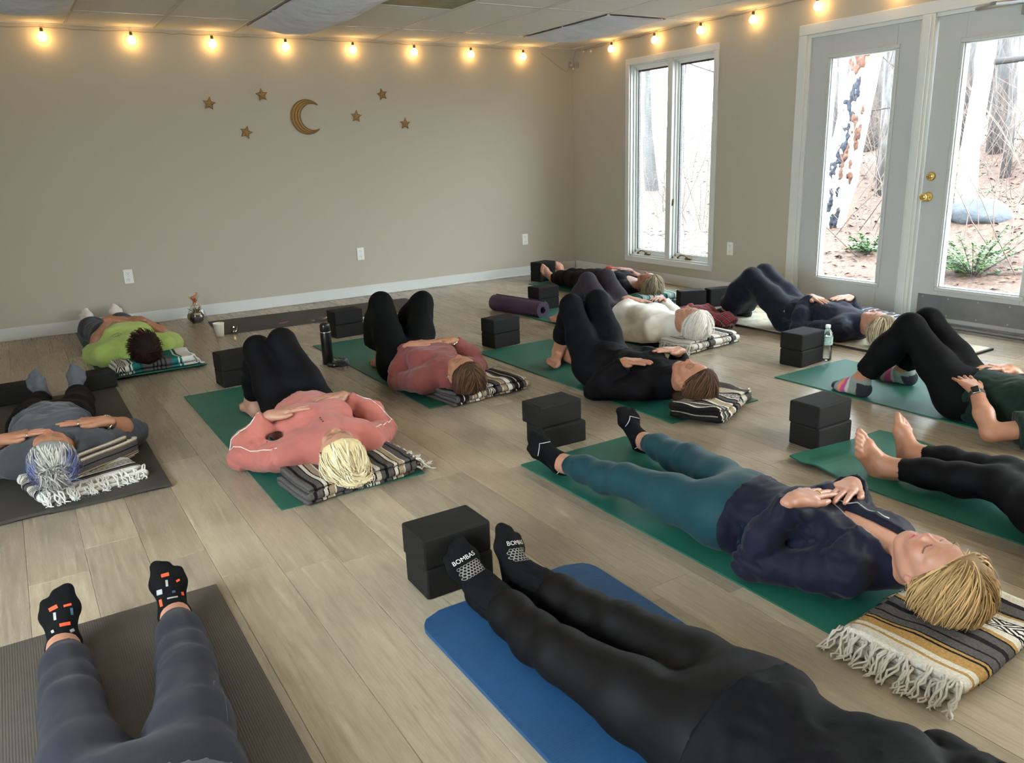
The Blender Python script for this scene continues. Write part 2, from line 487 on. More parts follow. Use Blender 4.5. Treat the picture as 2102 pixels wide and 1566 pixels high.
for (ya, yb) in ((y0 + .012, -1.50), (-1.435, y1 - .012)):
    s = MB()
    za, zb = z0 + .014, z1 - .014
    e = .034
    s.box(.05, .098, ya, yb, za, za + .05, .006, 2).box(.05, .098, ya, yb, zb - e, zb, .006, 2).box(.05, .098, ya, ya + e, za, zb, .006, 2).box(.05, .098, yb - e, yb, za, zb, .006, 2)
    s.box(.03, .05, ya, yb, za, za + .02).box(.03, .05, ya, ya + .014, za, zb).box(.03, .05, yb - .014, yb, za, zb).box(.03, .05, ya, yb, zb - .014, zb)
    so = s.build('sash', sashw, win)
    gy0, gy1, gz0, gz1 = ya + e, yb - e, za + .05, zb - e
    q = .009
    MB().box(.062, .09, gy0, gy0 + q, gz0, gz1).box(.062, .09, gy1 - q, gy1, gz0, gz1).box(.062, .09, gy0, gy1, gz1 - 1.6 * q, gz1).box(.062, .09, gy0, gy1, gz0, gz0 + .4 * q).build('weatherstrip', dark_br, so)
    MB().box(.078, .083, gy0, gy1, gz0, gz1).build('pane', glass_m, so)
    # woven insect screen: real wires
    sc = MB()
    nz = int((gz1 - gz0) / .0105); ny = int((gy1 - gy0) / .0105)
    for k in range(1, nz):
        z = gz0 + (gz1 - gz0) * k / nz; sc.box(.0655, .0672, gy0 + q, gy1 - q, z - .0009, z + .0009)
    for k in range(1, ny):
        y = gy0 + (gy1 - gy0) * k / ny; sc.box(.0672, .0682, y - .0004, y + .0004, gz0, gz1 - q)
    tag(sc.build('insect_screen', screen_m, so), kind='stuff')
    # crank operator on the sill
    yc = (ya + yb) / 2 + .03
    cr = MB().box(.012, .05, yc - .045, yc + .03, za + .006, za + .024, .006, 2).tube([(.02, yc + .0, za + .024), (.0, yc + .02, za + .045), (-.01, yc + .05, za + .05), (-.012, yc + .085, za + .03)], .0055, 8)
    cr.ball((-.012, yc + .092, za + .022), .011)
    cr.build('crank', brass_d, win, smooth=True)
    yl = -1.435 + .006 if yb > -1.4 else -1.50 - .006
    MB().box(.036, .05, yl - .007, yl + .007, .72, .82, .004, 2).tube([(.036, yl, .80), (.022, yl, .79), (.016, yl, .735)], .0055, 6).build('sash_lock', brass_d, win, smooth=True)

# ------------------------------------------------------------------ door pair
dz0, dz1 = .035, 2.005
frame_o = structure(bpy.data.objects.new('trim_3', None)); link(frame_o)
oy1, oy0 = -2.938, -4.90
MB().box(-.02, 0, oy1, oy1 + .072, 0, 2.0215, .004, 2).box(-.02, 0, oy0 - .072, oy1 + .072, 2.022, 2.095, .004, 2).box(-.02, 0, oy0 - .072, oy0, 0, 2.0215, .004, 2).build('casing', trimw, frame_o)
MB().box(-.004, T, oy1 - .03, oy1, 0, 1.998).box(-.004, T, oy0, oy0 + .03, 0, 1.998).box(-.004, T, oy0, oy1, 1.998, 2.022).build('jamb', trimw, frame_o)
MB().box(-.022, .1, -3.925, -3.835, 0, 2.022, .006, 2).box(-.034, -.022, -3.905, -3.855, 0, 2.01, .005, 2).build('mullion', trimw, frame_o)
alum = mat('brushed_aluminium', rgb(168, 170, 172), .32, .9, bump=.05, bscale=90)
MB().box(-.09, T, oy0 - .02, oy1 + .03, 0, .012).box(-.06, .09, oy0, oy1, .012, .026, .005, 2).box(-.012, .02, oy0, oy1, .026, .034).build('threshold', alum, frame_o)
steel = mat('satin_steel_plate', rgb(128, 128, 130), .45, .6, bump=.08, bscale=14, var=.12, vscale=8)
def door(idx, ya, yb, gy0, gy1, gz0, gz1):
    d = structure(bpy.data.objects.new('door_%d' % idx, None)); link(d)
    m = MB().box(.012, .056, ya, gy0, dz0, dz1, .002, 1).box(.012, .056, gy1, yb, dz0, dz1, .002, 1).box(.012, .056, gy0, gy1, dz0, gz0).box(.012, .056, gy0, gy1, gz1, dz1)
    lf = m.build('leaf', doorw, d)
    e = .028; s = MB()
    for (p, q, r, t) in ((gy0 - e, gy1 + e, gz1, gz1 + e), (gy0 - e, gy1 + e, gz0 - e, gz0), (gy0 - e, gy0, gz0, gz1), (gy1, gy1 + e, gz0, gz1)):
        s.box(-.002, .066, p, q, r, t, .006, 2)
    for (p, q, r, t) in ((gy0, gy1, gz1 - .008, gz1), (gy0, gy1, gz0, gz0 + .008), (gy0, gy0 + .008, gz0, gz1), (gy1 - .008, gy1, gz0, gz1)):
        s.box(.008, .06, p, q, r, t, .003, 1)
    s.build('glass_frame', doorw, d)
    scr = MB()
    for k in range(5):
        z = gz0 + (gz1 - gz0) * (k + .5) / 5
        for yv in (gy0 - e / 2, gy1 + e / 2): scr.lathe([(.0, -.0035), (.004, -.003), (.004, -.001)], 8, (0, yv, z), 'X')
    scr.build('frame_screws', mat('grey_screw_caps', rgb(150, 150, 150), .5), d)
    MB().box(.030, .036, gy0, gy1, gz0, gz1).build('pane', glass_m, d)
    return d
d1 = door(1, -3.82, -2.968, -3.652, -3.150, .243, 1.842)
d2 = door(2, -4.87, -3.935, -4.650, -4.122, .268, 1.822)
# kick plate, deadbolt, knob and closer on the working leaf
kp = MB().box(.0085, .012, -4.80, -3.985, .062, .212).build('kick_plate', steel, d2)
sc = MB()
for y in (-4.02, -4.2, -4.4, -4.6, -4.77):
    for z in (.08, .195): sc.lathe([(0, .0065), (.006, .0072), (.006, .0085)], 8, (0, y, z), 'X')
sc.build('screw_heads', alum, kp)
MB().lathe([(.0, -.012), (.013, -.012), (.022, -.006), (.029, .002), (.030, .012)], 24, (0, -3.99, 1.002), 'X').box(-.028, -.01, -4.004, -3.976, .997, 1.007, .002, 2).build('deadbolt', brass, d2, smooth=True)
MB().lathe([(.0, -.062), (.012, -.062), (.024, -.056), (.028, -.044), (.022, -.03), (.012, -.022), (.011, -.006), (.02, -.002), (.03, .006), (.033, .012)], 24, (0, -3.982, .868), 'X').build('door_knob', brass, d2, smooth=True)
clos = MB().box(-.045, .012, -4.75, -4.46, 1.925, 1.985, .008, 2).build('door_closer', alum, d2)
MB().tube([(-.05, -4.62, 1.99), (-.16, -4.36, 1.995), (-.03, -4.19, 2.0)], .011, 6).box(-.17, -.15, -4.375, -4.345, 1.985, 2.005).build('closer_arm', alum, clos)
# further window in the right wall and one in the left wall, both outside the picture
for i, (nm, xa, xb, (ya, yb, za, zb)) in enumerate((('window_2', 0, T, W2), ('window_3', WX0 - T, WX0, W3))):
    o = structure(bpy.data.objects.new(nm, None)); link(o)
    fm = MB(); e = .05
    fm.box(xa + .04, xb - .04, ya, yb, za, za + e).box(xa + .04, xb - .04, ya, yb, zb - e, zb)
    for k in range(4):
        y = ya + (yb - ya - e) * k / 3; fm.box(xa + .04, xb - .04, y, y + e, za, zb)
    fm.build('sash', sashw, o)
    MB().box(xa + .068, xa + .073, ya, yb, za, zb).build('pane', glass_m, o)

# ------------------------------------------------------------------ wall plates
plate = mat('white_wall_plate_plastic', rgb(232, 231, 224), .35)
def outlet(label, loc, rot):
    t = thing('wall_outlet', label, 'outlet', loc, rot)
    MB().box(-.035, .035, -.006, 0, -.057, .057, .003, 2).build('plate', plate, t)
    for s in (-1, 1):
        r = MB().box(-.017, .017, -.009, -.006, s * .0255 - .016, s * .0255 + .016, .002, 2).build('socket', plate, t)
        q = MB()
        for sx in (-1, 1): q.box(sx * .0065 - .0012, sx * .0065 + .0012, -.0094, -.009, s * .0255 - .001, s * .0255 + .009)
        q.lathe([(0, -.0094), (.0028, -.0094), (.0028, -.009)], 8, (0, 0, s * .0255 - .008), 'Y')
        q.build('slots', mat('socket_slot_dark', rgb(70, 68, 64), .6), r)
    MB().lathe([(0, -.0075), (.003, -.007), (.003, -.006)], 8, (0, 0, 0), 'Y').build('screw', alum, t)
outlet('white wall outlet on the back wall nearest the pale socked feet', (-4.53, 0, .40), 0)
outlet('white wall outlet on the back wall behind the dark empty mat', (-2.52, 0, .40), 0)
outlet('white wall outlet on the back wall close to the room corner', (-.664, 0, .384), 0)
outlet('white wall outlet on the window wall between window and door', (0, -2.255, .392), PI / 2 + PI)
# ------------------------------------------------------------------ string lights
bulb_m = NT('lit_bulb')
bulb_m.set(Base_Color=rgb(255, 214, 150), Roughness=.3)
bulb_m.p.inputs['Emission Color'].default_value = (1.0, .56, .17, 1); bulb_m.p.inputs['Emission Strength'].default_value = 36
bulb_m = bulb_m.m
sock_m = mat('dark_bulb_socket', rgb(70, 60, 48), .5)
cord_m = mat('clear_grey_cord', rgb(150, 142, 126), .5)
clearb = mat('clear_plastic_hook', rgb(225, 225, 220), .2, alpha=.75)
me_bulb = MB().lathe([(.0, -.064), (.012, -.062), (.024, -.052), (.0295, -.037), (.027, -.022), (.017, -.008), (.010, 0)], 16).mesh('bulb', bulb_m, True)
me_sock = MB().lathe([(.0105, -.004), (.0115, .004), (.0115, .02), (.007, .026)], 12).mesh('socket', sock_m, True)
me_hook = MB().box(-.006, .006, -.006, .006, .035, .06, .002, 1).mesh('hook', clearb)
def string_lights(label, pts, axis, wall, sag=.022):
    """pts: bulb positions along the wall just below the ceiling"""
    t = thing('string_lights', label, 'string lights', tuple(pts[0]), 0, None)
    base = Vector(pts[0]); path = []
    P = [Vector(p) for p in pts]
    for i, p in enumerate(P):
        loc = p - base
        s = inst('socket', me_sock, t, loc + Vector((0, 0, .012)))
        inst('bulb', me_bulb, t, loc + Vector((0, 0, .010)), (random.uniform(-.12, .12), random.uniform(-.12, .12), 0))
        top = loc + Vector((0, 0, .044))
        path.append(top)
        if i + 1 < len(P):
            q = P[i + 1] - base + Vector((0, 0, .044))
            for k in range(1, 8):
                u = k / 8; v = top.lerp(q, u)
                v = v + wall * .03 * math.sin(PI * u) ** .5 + Vector((0, 0, -sag * 4 * u * (1 - u) * random.uniform(.6, 1.25) + .02 * math.sin(PI * u)))
                path.append(v)
    MB().tube(path, .0026, 6).build('cord', cord_m, t, True)
    for p in P: inst('hook', me_hook, t, p - base + wall * .026)
    return t
bx = [-.651 - .598 * k for k in range(11)]
string_lights('warm globe string lights hung along the top of the back wall', [(x, -.05, 2.212) for x in bx], 0, Vector((0, 1, 0)))
by = [-.692, -1.30, -1.874, -2.442, -3.037, -3.64, -4.24, -4.84, -5.44, -6.04, -6.64]
t = string_lights('warm globe string lights hung above the window and the door pair', [(-.05, y, 2.225) for y in by], 1, Vector((1, 0, 0)))
# unlit tail of the second string gathered in the corner
lead = [(-.02, -.62, 2.262), (-.02, -.45, 2.25), (-.018, -.33, 2.262), (-.02, -.2, 2.25), (-.02, -.08, 2.262), (-.022, -.04, 2.20), (-.025, -.03, 2.12), (-.03, -.06, 2.09), (-.05, -.025, 2.13), (-.09, -.022, 2.06), (-.16, -.02, 2.085), (-.3, -.018, 2.17), (-.44, -.02, 2.25)]
c = thing('cord_end', 'loose cord tail with clear bulbs gathered at the room corner', 'cord', (-.02, -.3, 2.25))
sm = []
for a_, b_ in zip(lead, lead[1:]):
    for k in range(5): sm.append(Vector(a_).lerp(Vector(b_), k / 5) - Vector((-.02, -.3, 2.25)))
MB().tube(sm, .0028, 6).build('cord', cord_m, c, True)
for (x, y, z) in ((-.03, -.34, 2.225), (-.03, -.22, 2.235), (-.035, -.05, 2.09), (-.045, -.03, 2.125)):
    o = MB().ball((x + .02, y + .3, z - 2.25), .013, 10, 8).build('clear_bulb', clearb, c, True)
MB().box(-.05, -.02, .27, .285, -.15, -.09, .006, 2).build('plug', cord_m, c)
MB().box(.002, .016, .2, .23, -.16, -.1, .005, 2).build('adapter', cord_m, c)

# ------------------------------------------------------------------ moon and stars on the back wall
wick = NT('woven_golden_wicker'); o_ = wick.obj()
wv = wick.n('ShaderNodeTexWave', ins={'Scale': 60., 'Distortion': 3., 'Detail': 2.}); wick.l(o_, wv.inputs['Vector'])
wick.l(wick.ramp(wv.outputs['Fac'], [(.1, rgb(104, 76, 36)), (.6, rgb(172, 132, 70)), (1, rgb(196, 158, 96))]), wick.p.inputs['Base Color'])
wick.set(Roughness=.6); wick.bump(wv.outputs['Fac'], .6, .004); wick = wick.m
wick_d = mat('dark_gold_wicker_rim', rgb(120, 90, 46), .6, bump=.4, bscale=180)
moon = thing('moon_decoration', 'woven golden crescent moon hung on the back wall', 'wall decoration', (-2.905, 0, 1.628))
R = .143
def cres(ro, cx, ri, n=44):
    """outer arc of radius ro about 0, inner arc of radius ri about cx, tips on the right"""
    xx = (ro * ro - ri * ri + cx * cx) / (2 * cx); th = math.acos(max(-1, min(1, xx / ro))); ph = math.atan2(math.sqrt(max(ro * ro - xx * xx, 0)), xx - cx)
    A = [(ro * math.cos(q), ro * math.sin(q)) for q in np.linspace(th, 2 * PI - th, n)]
    B = [(cx + ri * math.cos(q), ri * math.sin(q)) for q in np.linspace(ph, 2 * PI - ph, n)]
    return A, B
A, B = cres(R, .050, .113)
bm_ = MB()
rows = []
for k in range(len(A)):
    row = []
    for j in range(9):
        u = j / 8; x = A[k][0] * (1 - u) + B[k][0] * u; z = A[k][1] * (1 - u) + B[k][1] * u
        w_ = math.hypot(A[k][0] - B[k][0], A[k][1] - B[k][1])
        row.append(bm_.bm.verts.new((x, -.006 - .30 * w_ * math.sqrt(max(0, 4 * u * (1 - u))) * .55, z)))
    rows.append(row)
back = [[bm_.bm.verts.new((r[j].co.x, 0, r[j].co.z)) for j in (0, 8)] for r in rows]
for k in range(len(A) - 1):
    for j in range(8): bm_.bm.faces.new((rows[k][j], rows[k][j + 1], rows[k + 1][j + 1], rows[k + 1][j]))
    bm_.bm.faces.new((rows[k][0], rows[k + 1][0], back[k + 1][0], back[k][0])); bm_.bm.faces.new((rows[k][8], back[k][1], back[k + 1][1], rows[k + 1][8]))
bm_.build('crescent', wick, moon, True)
for u in (0, .33, .66, 1):
    pts = []
    for k in range(len(A)):
        x = A[k][0] * (1 - u) + B[k][0] * u; z = A[k][1] * (1 - u) + B[k][1] * u; w_ = math.hypot(A[k][0] - B[k][0], A[k][1] - B[k][1])
        pts.append((x, -.008 - .30 * w_ * math.sqrt(max(0, 4 * u * (1 - u))) * .55, z))
    MB().tube(pts, .0045, 6).build('rib', wick_d, moon, True)
def star(label, x, z, rot, r=.052):
    t = thing('star_decoration', label, 'wall decoration', (x, 0, z), 0, None)
    t.rotation_euler = (0, rot, 0)
    pts = [((r if k % 2 == 0 else r * .42) * math.sin(k * PI / 5), (r if k % 2 == 0 else r * .42) * math.cos(k * PI / 5)) for k in range(10)]
    m = MB(); cf = m.bm.verts.new((0, -.014, 0)); ring = [m.bm.verts.new((p, -.006, q)) for p, q in pts]; rb = [m.bm.verts.new((p * .98, 0, q * .98)) for p, q in pts]
    for k in range(10):
        m.bm.faces.new((cf, ring[k], ring[(k + 1) % 10])); m.bm.faces.new((ring[k], rb[k], rb[(k + 1) % 10], ring[(k + 1) % 10]))
    m.bm.faces.new(rb[::-1]); m.build('star_body', wick, t)
    MB().tube([(p, -.007, q) for p, q in pts], .004, 6, closed=True).build('rim', wick_d, t, True)
for i, (x, z) in enumerate([(-3.718, 1.735), (-3.28, 1.807), (-3.447, 1.506), (-2.18, 1.821), (-2.449, 1.631), (-1.97, 1.564)]):
    star(['small golden wicker star farthest left of the moon', 'small golden wicker star up left of the moon, highest on that side', 'small golden wicker star lowest of the three left of the moon',
          'small golden wicker star highest right of the moon', 'small golden wicker star nearest the moon on its right', 'small golden wicker star farthest and lowest right of the moon'][i], x, z, [.15, -.1, .3, -.2, .1, .05][i])

# ------------------------------------------------------------------ sheer fabric covers sagging below the ceiling lights
sheer = NT('grey_sheer_fabric'); so_ = sheer.obj()
sheer.set(Base_Color=rgb(176, 178, 186), Roughness=.7); sheer.p.inputs['Sheen Weight'].default_value = .4
sheer.bump(sheer.noise(sheer.mapping(so_, (5, 26, 5)), 1.0, 4, .6, 1.2), .55, .02); sheer = sheer.m
def light_cover(label, x0, x1, y0, y1, sag, seed):
    t = thing('light_cover', label, 'fabric cover', ((x0 + x1) / 2, (y0 + y1) / 2, H - .003))
    nx, ny = 30, 56
    u, v = np.meshgrid(np.linspace(0, 1, nx), np.linspace(0, 1, ny))
    bow = (np.sin(PI * u) ** .8) * (np.sin(PI * v) ** .38)
    P = np.stack([u * 6, v * 14, u * 0 + seed], -1).reshape(-1, 3)
    wr = (vnoise(P * np.array([.5, 2.2, 1]), seed) * .013 + vnoise(P * np.array([1.6, 1.0, 1]) + 7, seed) * .007).reshape(u.shape) * np.minimum(1, 5 * np.minimum(np.minimum(u, 1 - u), np.minimum(v, 1 - v)) + .15)
    z = -.004 - sag * bow + wr - .004
    z = np.minimum(z, -.003)
    vs = np.stack([(u - .5) * (x1 - x0), (v - .5) * (y1 - y0), z], -1).reshape(-1, 3)
    i = np.arange(nx * ny).reshape(ny, nx)
    f = np.stack([i[:-1, :-1], i[:-1, 1:], i[1:, 1:], i[1:, :-1]], -1).reshape(-1, 4)
    o = raw('sheet', vs, f, sheer, t)
    md = o.modifiers.new('thickness', 'SOLIDIFY'); md.thickness = .0015
    for (p, q) in ((x0, y0), (x0, y1), (x1, y0), (x1, y1), (x0, (y0 + y1) / 2), (x1, (y0 + y1) / 2)):
        X, Y = p - (x0 + x1) / 2, q - (y0 + y1) / 2
        MB().box(X - .012, X + .012, Y - .008, Y + .008, -.012, .0, .003, 1).build('clip', bar_m, t)
light_cover('grey sheer fabric cover sagging under the ceiling at the far left', -5.28, -4.69, -1.83, -.62, .085, 3)
light_cover('grey sheer fabric cover sagging beside the olive ceiling panel', -3.45, -2.86, -1.83, -.42, .085, 5)
light_cover('grey sheer fabric cover sagging near the window wall', -1.01, -.42, -1.83, -.62, .06, 8)

# ------------------------------------------------------------------ outdoors
def gz(x, y):
    """ground height: level strip by the wall, then a bank rising away from the house"""
    t = max(0.0, x - 1.5)
    return -.12 + .17 * t - .002 * t * t + .12 * math.sin(x * .9 + y * .7) * min(1, t / 3) + .05 * math.sin(x * 2.3 - y * 1.9) * min(1, t / 2)
litter = NT('leaf_litter'); lo_ = litter.obj()
f1 = litter.noise(lo_, 9, 5, .7); f2 = litter.noise(lo_, 34, 4, .7)
c1 = litter.ramp(f1, [(.3, rgb(36, 27, 22)), (.5, rgb(70, 50, 38)), (.7, rgb(96, 78, 62))])
litter.l(litter.mix(.45, c1, litter.ramp(f2, [(.35, rgb(20, 15, 12)), (.5, rgb(78, 48, 32)), (.65, rgb(108, 92, 78))])), litter.p.inputs['Base Color']); litter.set(Roughness=.9)
litter.bump(f2, .6, .03); litter = litter.m
nx, ny = 70, 90
gx = np.concatenate([[.14], .3 + 30 * np.linspace(0, 1, nx - 1) ** 1.6]); gy = np.linspace(-16, 18, ny)
vs = np.array([(x, y, gz(x, y)) for y in gy for x in gx]); i = np.arange(nx * ny).reshape(ny, nx)
g = raw('ground', vs, np.stack([i[:-1, :-1], i[:-1, 1:], i[1:, 1:], i[1:, :-1]], -1).reshape(-1, 4), litter)
structure(g)
paving = mat('pale_concrete_paving', rgb(206, 204, 200), .8, bump=.3, bscale=60, var=.12, vscale=14)
st = structure(MB().box(.142, 1.25, -9, 3, -.3, -.035, .01, 2).build('floor_terrace', paving))
# fallen leaves lying about (uncountable)
def leaf_scatter(n, x0, x1, y0, y1, zf, seed, s0=.035):
    r = np.random.default_rng(seed); vs = []; fs = []
    for k in range(n):
        x, y = x0 + (x1 - x0) * r.random() ** 1.3, r.uniform(y0, y1); z = zf(x, y) + .012
        a_ = r.uniform(0, 2 * PI); s = s0 * r.uniform(.6, 1.3); d = V3(math.cos(a_), math.sin(a_), r.uniform(-.3, .3)); e = V3(-math.sin(a_), math.cos(a_), r.uniform(-.4, .4)) * .5
        b_ = len(vs); c_ = V3(x, y, z)
        vs += [c_ - d * s, c_ + e * s, c_ + d * s, c_ - e * s + V3(0, 0, .3 * s)]; fs.append((b_, b_ + 1, b_ + 2, b_ + 3))
    return vs, fs
leafm = NT('dry_leaf'); rnd = leafm.n('ShaderNodeTexWhiteNoise'); leafm.l(leafm.n('ShaderNodeNewGeometry').outputs['Random Per Island'], rnd.inputs['Vector'])
leafm.l(leafm.ramp(leafm.n('ShaderNodeNewGeometry').outputs['Random Per Island'], [(0, rgb(70, 34, 20)), (.4, rgb(96, 56, 36)), (.7, rgb(46, 28, 20)), (1, rgb(116, 92, 70))]), leafm.p.inputs['Base Color']); leafm.set(Roughness=.8); leafm = leafm.m
vs, fs = leaf_scatter(7000, 1.3, 12, -8, 7, gz, 5)
v2, f2_ = leaf_scatter(220, .3, 1.3, -7, 1, lambda x, y: -.035, 6, .03)
fs += [tuple(q + len(vs) for q in f) for f in f2_]; vs += v2
tag(raw('fallen_leaves', vs, fs, leafm), 'dry brown fallen leaves covering the bank outside the doors', 'leaves', kind='stuff')

bark_l = NT('pale_grey_bark'); bo = bark_l.obj()
bn = bark_l.noise(bark_l.mapping(bo, (14, 14, 2.2)), 1.0, 5, .7)
bark_l.l(bark_l.ramp(bn, [(.32, rgb(40, 37, 36)), (.5, rgb(72, 67, 65)), (.68, rgb(100, 95, 92))]), bark_l.p.inputs['Base Color']); bark_l.set(Roughness=.9); bark_l.bump(bn, .8, .02); bark_l = bark_l.m
twig_m = mat('grey_twig', rgb(46, 40, 38), .9)
def limb(m, p, d, L, r, depth, r_, n=6):
    """recursive crooked branch"""
    pts = [p]; rs = [r]; q = p.copy(); dd = d.copy(); steps = 5
    for k in range(steps):
        dd = (dd + Vector((r_.gauss(0, .13), r_.gauss(0, .13), r_.gauss(.02, .1)))).normalized(); q = q + dd * (L / steps); pts.append(q.copy()); rs.append(r * (1 - .75 * (k + 1) / steps))
    m.tube(pts, rs, n, cap=False)
    if depth:
        for k in range(r_.randint(3, 4)):
            j = r_.randint(2, steps); s = Vector((r_.gauss(0, 1), r_.gauss(0, 1), r_.uniform(-.1, .9))).normalized()
            limb(m, pts[j], (dd + s * 1.1).normalized(), L * r_.uniform(.45, .7), rs[j] * .7, depth - 1, r_, 4)
def tree(name, label, x, y, h, r, lean=(0, 0), seed=1, nb=7, group=None, mt=None):
    r_ = random.Random(seed); z = gz(x, y) - .1
    t = thing(name, label, 'tree', (x, y, z), 0, group)
    m = MB(); pts = []; rs = []
    for k in range(9):
        u = k / 8; pts.append(Vector((lean[0] * u * h + r_.gauss(0, .03) * h * .1, lean[1] * u * h + r_.gauss(0, .03) * h * .1, u * h))); rs.append(r * (1 - .6 * u) * (1.25 if k == 0 else 1))
    m.tube(pts, rs, 10); m.build('trunk', mt or bark_l, t, True)
    b = MB()
    for k in range(nb):
        j = r_.randint(2, 8); s = Vector((r_.gauss(0, 1), r_.gauss(0, 1), r_.uniform(.1, .9))).normalized()
        limb(b, pts[j], s, h * r_.uniform(.16, .34), rs[j] * .45, 2, r_)
    b.build('branches', twig_m, t, True)
    return t
spots = [(5.2, 1.15, 9, .10), (6.5, .55, 10, .13), (7.6, 2.2, 11, .16), (8.2, -.15, 11, .15), (9.5, 1.2, 12, .2), (10.5, 3.6, 12, .2), (6.8, -2.4, 9, .08), (8.6, -1.6, 11, .14), (9.8, -3.1, 12, .17), (11.5, -1.2, 13, .2), (12.5, .8, 13, .22),
         (6.3, 3.6, 10, .13), (5.0, 4.3, 9, .11), (8.0, 5.0, 11, .16), (11, 5.8, 12, .2), (4.3, 3.0, 8, .08), (13.5, 3, 13, .22), (14, -3.5, 13, .22), (12.6, -4.6, 12, .17),
         (4.6, -.1, 6, .035), (5.4, -.9, 6, .04), (5.8, .2, 7, .05), (4.9, -2.6, 6, .035), (6.0, -1.9, 7, .05), (7.2, -.9, 8, .06), (7.4, -3.0, 8, .06), (5.6, 2.6, 7, .05), (6.6, 1.6, 8, .06), (9.2, .4, 9, .09), (8.8, -2.3, 9, .08), (10.2, -.6, 10, .1)]
for k, (x, y, h, r) in enumerate(spots):
    q = (y + 7.12) / (x + 5.31)
    w_ = 'window' if q > .93 else ('left door glass' if q > .62 else 'right door glass')
    tree('bare_tree', 'leafless grey woodland tree on the bank beyond the ' + w_, x, y, h, r, (random.uniform(-.08, .08), random.uniform(-.08, .08)), 20 + k, 7, 'leafless trees beyond the ' + w_)
tree('white_trunk_tree', 'pale straight tree trunk at the left edge of the right door glass', 3.9, -2.12, 7, .10, (.02, -.02), 77, 5, None, mat('whitish_bark', rgb(206, 204, 198), .9, bump=.5, bscale=20, bdist=.01, var=.2, vscale=5))
# dead snag with peeling bark behind the left door glass
snag = thing('dead_tree_snag', 'leaning broken dead tree trunk with peeling bark behind the left door glass', 'tree stump', (3.55, -.62, gz(3.55, -.62) - .1))
snm = NT('peeling_pale_wood'); sn_o = snm.obj()
q1 = snm.noise(snm.mapping(sn_o, (7, 7, 1.8)), 1.0, 5, .7, .6); q2 = snm.noise(snm.mapping(sn_o, (2.2, 2.2, 1.0)), 1.0, 4, .6)
base_c = snm.ramp(q1, [(.3, rgb(170, 160, 150)), (.6, rgb(226, 222, 214))])
snm.l(snm.mix(snm.ramp(q2, [(.52, (0, 0, 0)), (.58, (1, 1, 1))]), base_c, rgb(132, 100, 82)), snm.p.inputs['Base Color']); snm.set(Roughness=.9); snm.bump(q1, .9, .03); snm = snm.m
dark_bark = mat('dark_slate_bark', rgb(24, 26, 36), .9, bump=.8, bscale=26, bdist=.01, var=.6, vscale=26)
rust_bark = mat('rotten_orange_wood', rgb(74, 46, 32), .9, bump=.8, bscale=30, bdist=.01, var=.4, vscale=16)
ax0, ax1 = Vector((0, 0, 0)), Vector((-.05, -.42, 2.2))
prims = [con(ax0, ax1 * .5, .22, .19, .02), con(ax1 * .5, ax1, .19, .15, .02)]
for k in range(7):
    q = ax1 + Vector((.11 * math.cos(k * .9), .11 * math.sin(k * .9), 0)); prims.append(con(q - Vector((0, 0, .1)), q + Vector((random.uniform(-.02, .02), 0, random.uniform(.03, .24))), .05, .008, .02))
v, f = sdf_mesh(prims, .022, disp=lambda P: .02 * vnoise(P * np.array([14, 14, 3.]), 4))
raw('trunk', v, f, snm, snag)
for k, (mt_, a0, zs_) in enumerate(((dark_bark, 3.6, (.2, .55)), (dark_bark, 3.45, (.95, 1.75)), (rust_bark, 2.9, (.1, .7)), (rust_bark, 3.9, (.7, 1.4)), (rust_bark, 3.1, (1.95, 2.2)), (dark_bark, 3.2, (.6, .9)))):
    pr = []
    for j in range(12):
        z = zs_[0] + (zs_[1] - zs_[0]) * j / 11; aa = a0 + random.uniform(-.35, .35); rr = .205 - .03 * z
        c_ = ax0.lerp(ax1, z / 2.2) + Vector((math.cos(aa) * rr, math.sin(aa) * rr, 0)); pr += [ell(c_ + Vector((random.gauss(0, .01), random.gauss(0, .03), random.gauss(0, .04))), (random.uniform(.012, .026), random.uniform(.012, .03), random.uniform(.03, .08)), k=.014) for _ in range(4)]
    v, f = sdf_mesh(pr, .012, disp=lambda P: .012 * vnoise(P * 40, 5 + k)); raw('bark_patch', v, f, mt_, snag)
# rock on the bank
rk = [ell((0, 0, .1), (.26, .34, .17)), ell((.1, .15, .12), (.2, .2, .15)), ell((-.05, -.18, .06), (.22, .2, .12))]
v, f = sdf_mesh(rk, .025, disp=lambda P: .035 * vnoise(P * 5, 2) + .015 * vnoise(P * 14, 3))
r_o = raw('boulder', v, f, mat('grey_rock', rgb(58, 61, 66), .9, bump=.6, bscale=30, bdist=.02, var=.3, vscale=8)); r_o.location = (3.9, -2.28, gz(3.9, -2.28) - .05)
tag(r_o, 'grey boulder on the leafy bank behind the right door glass', 'rock')
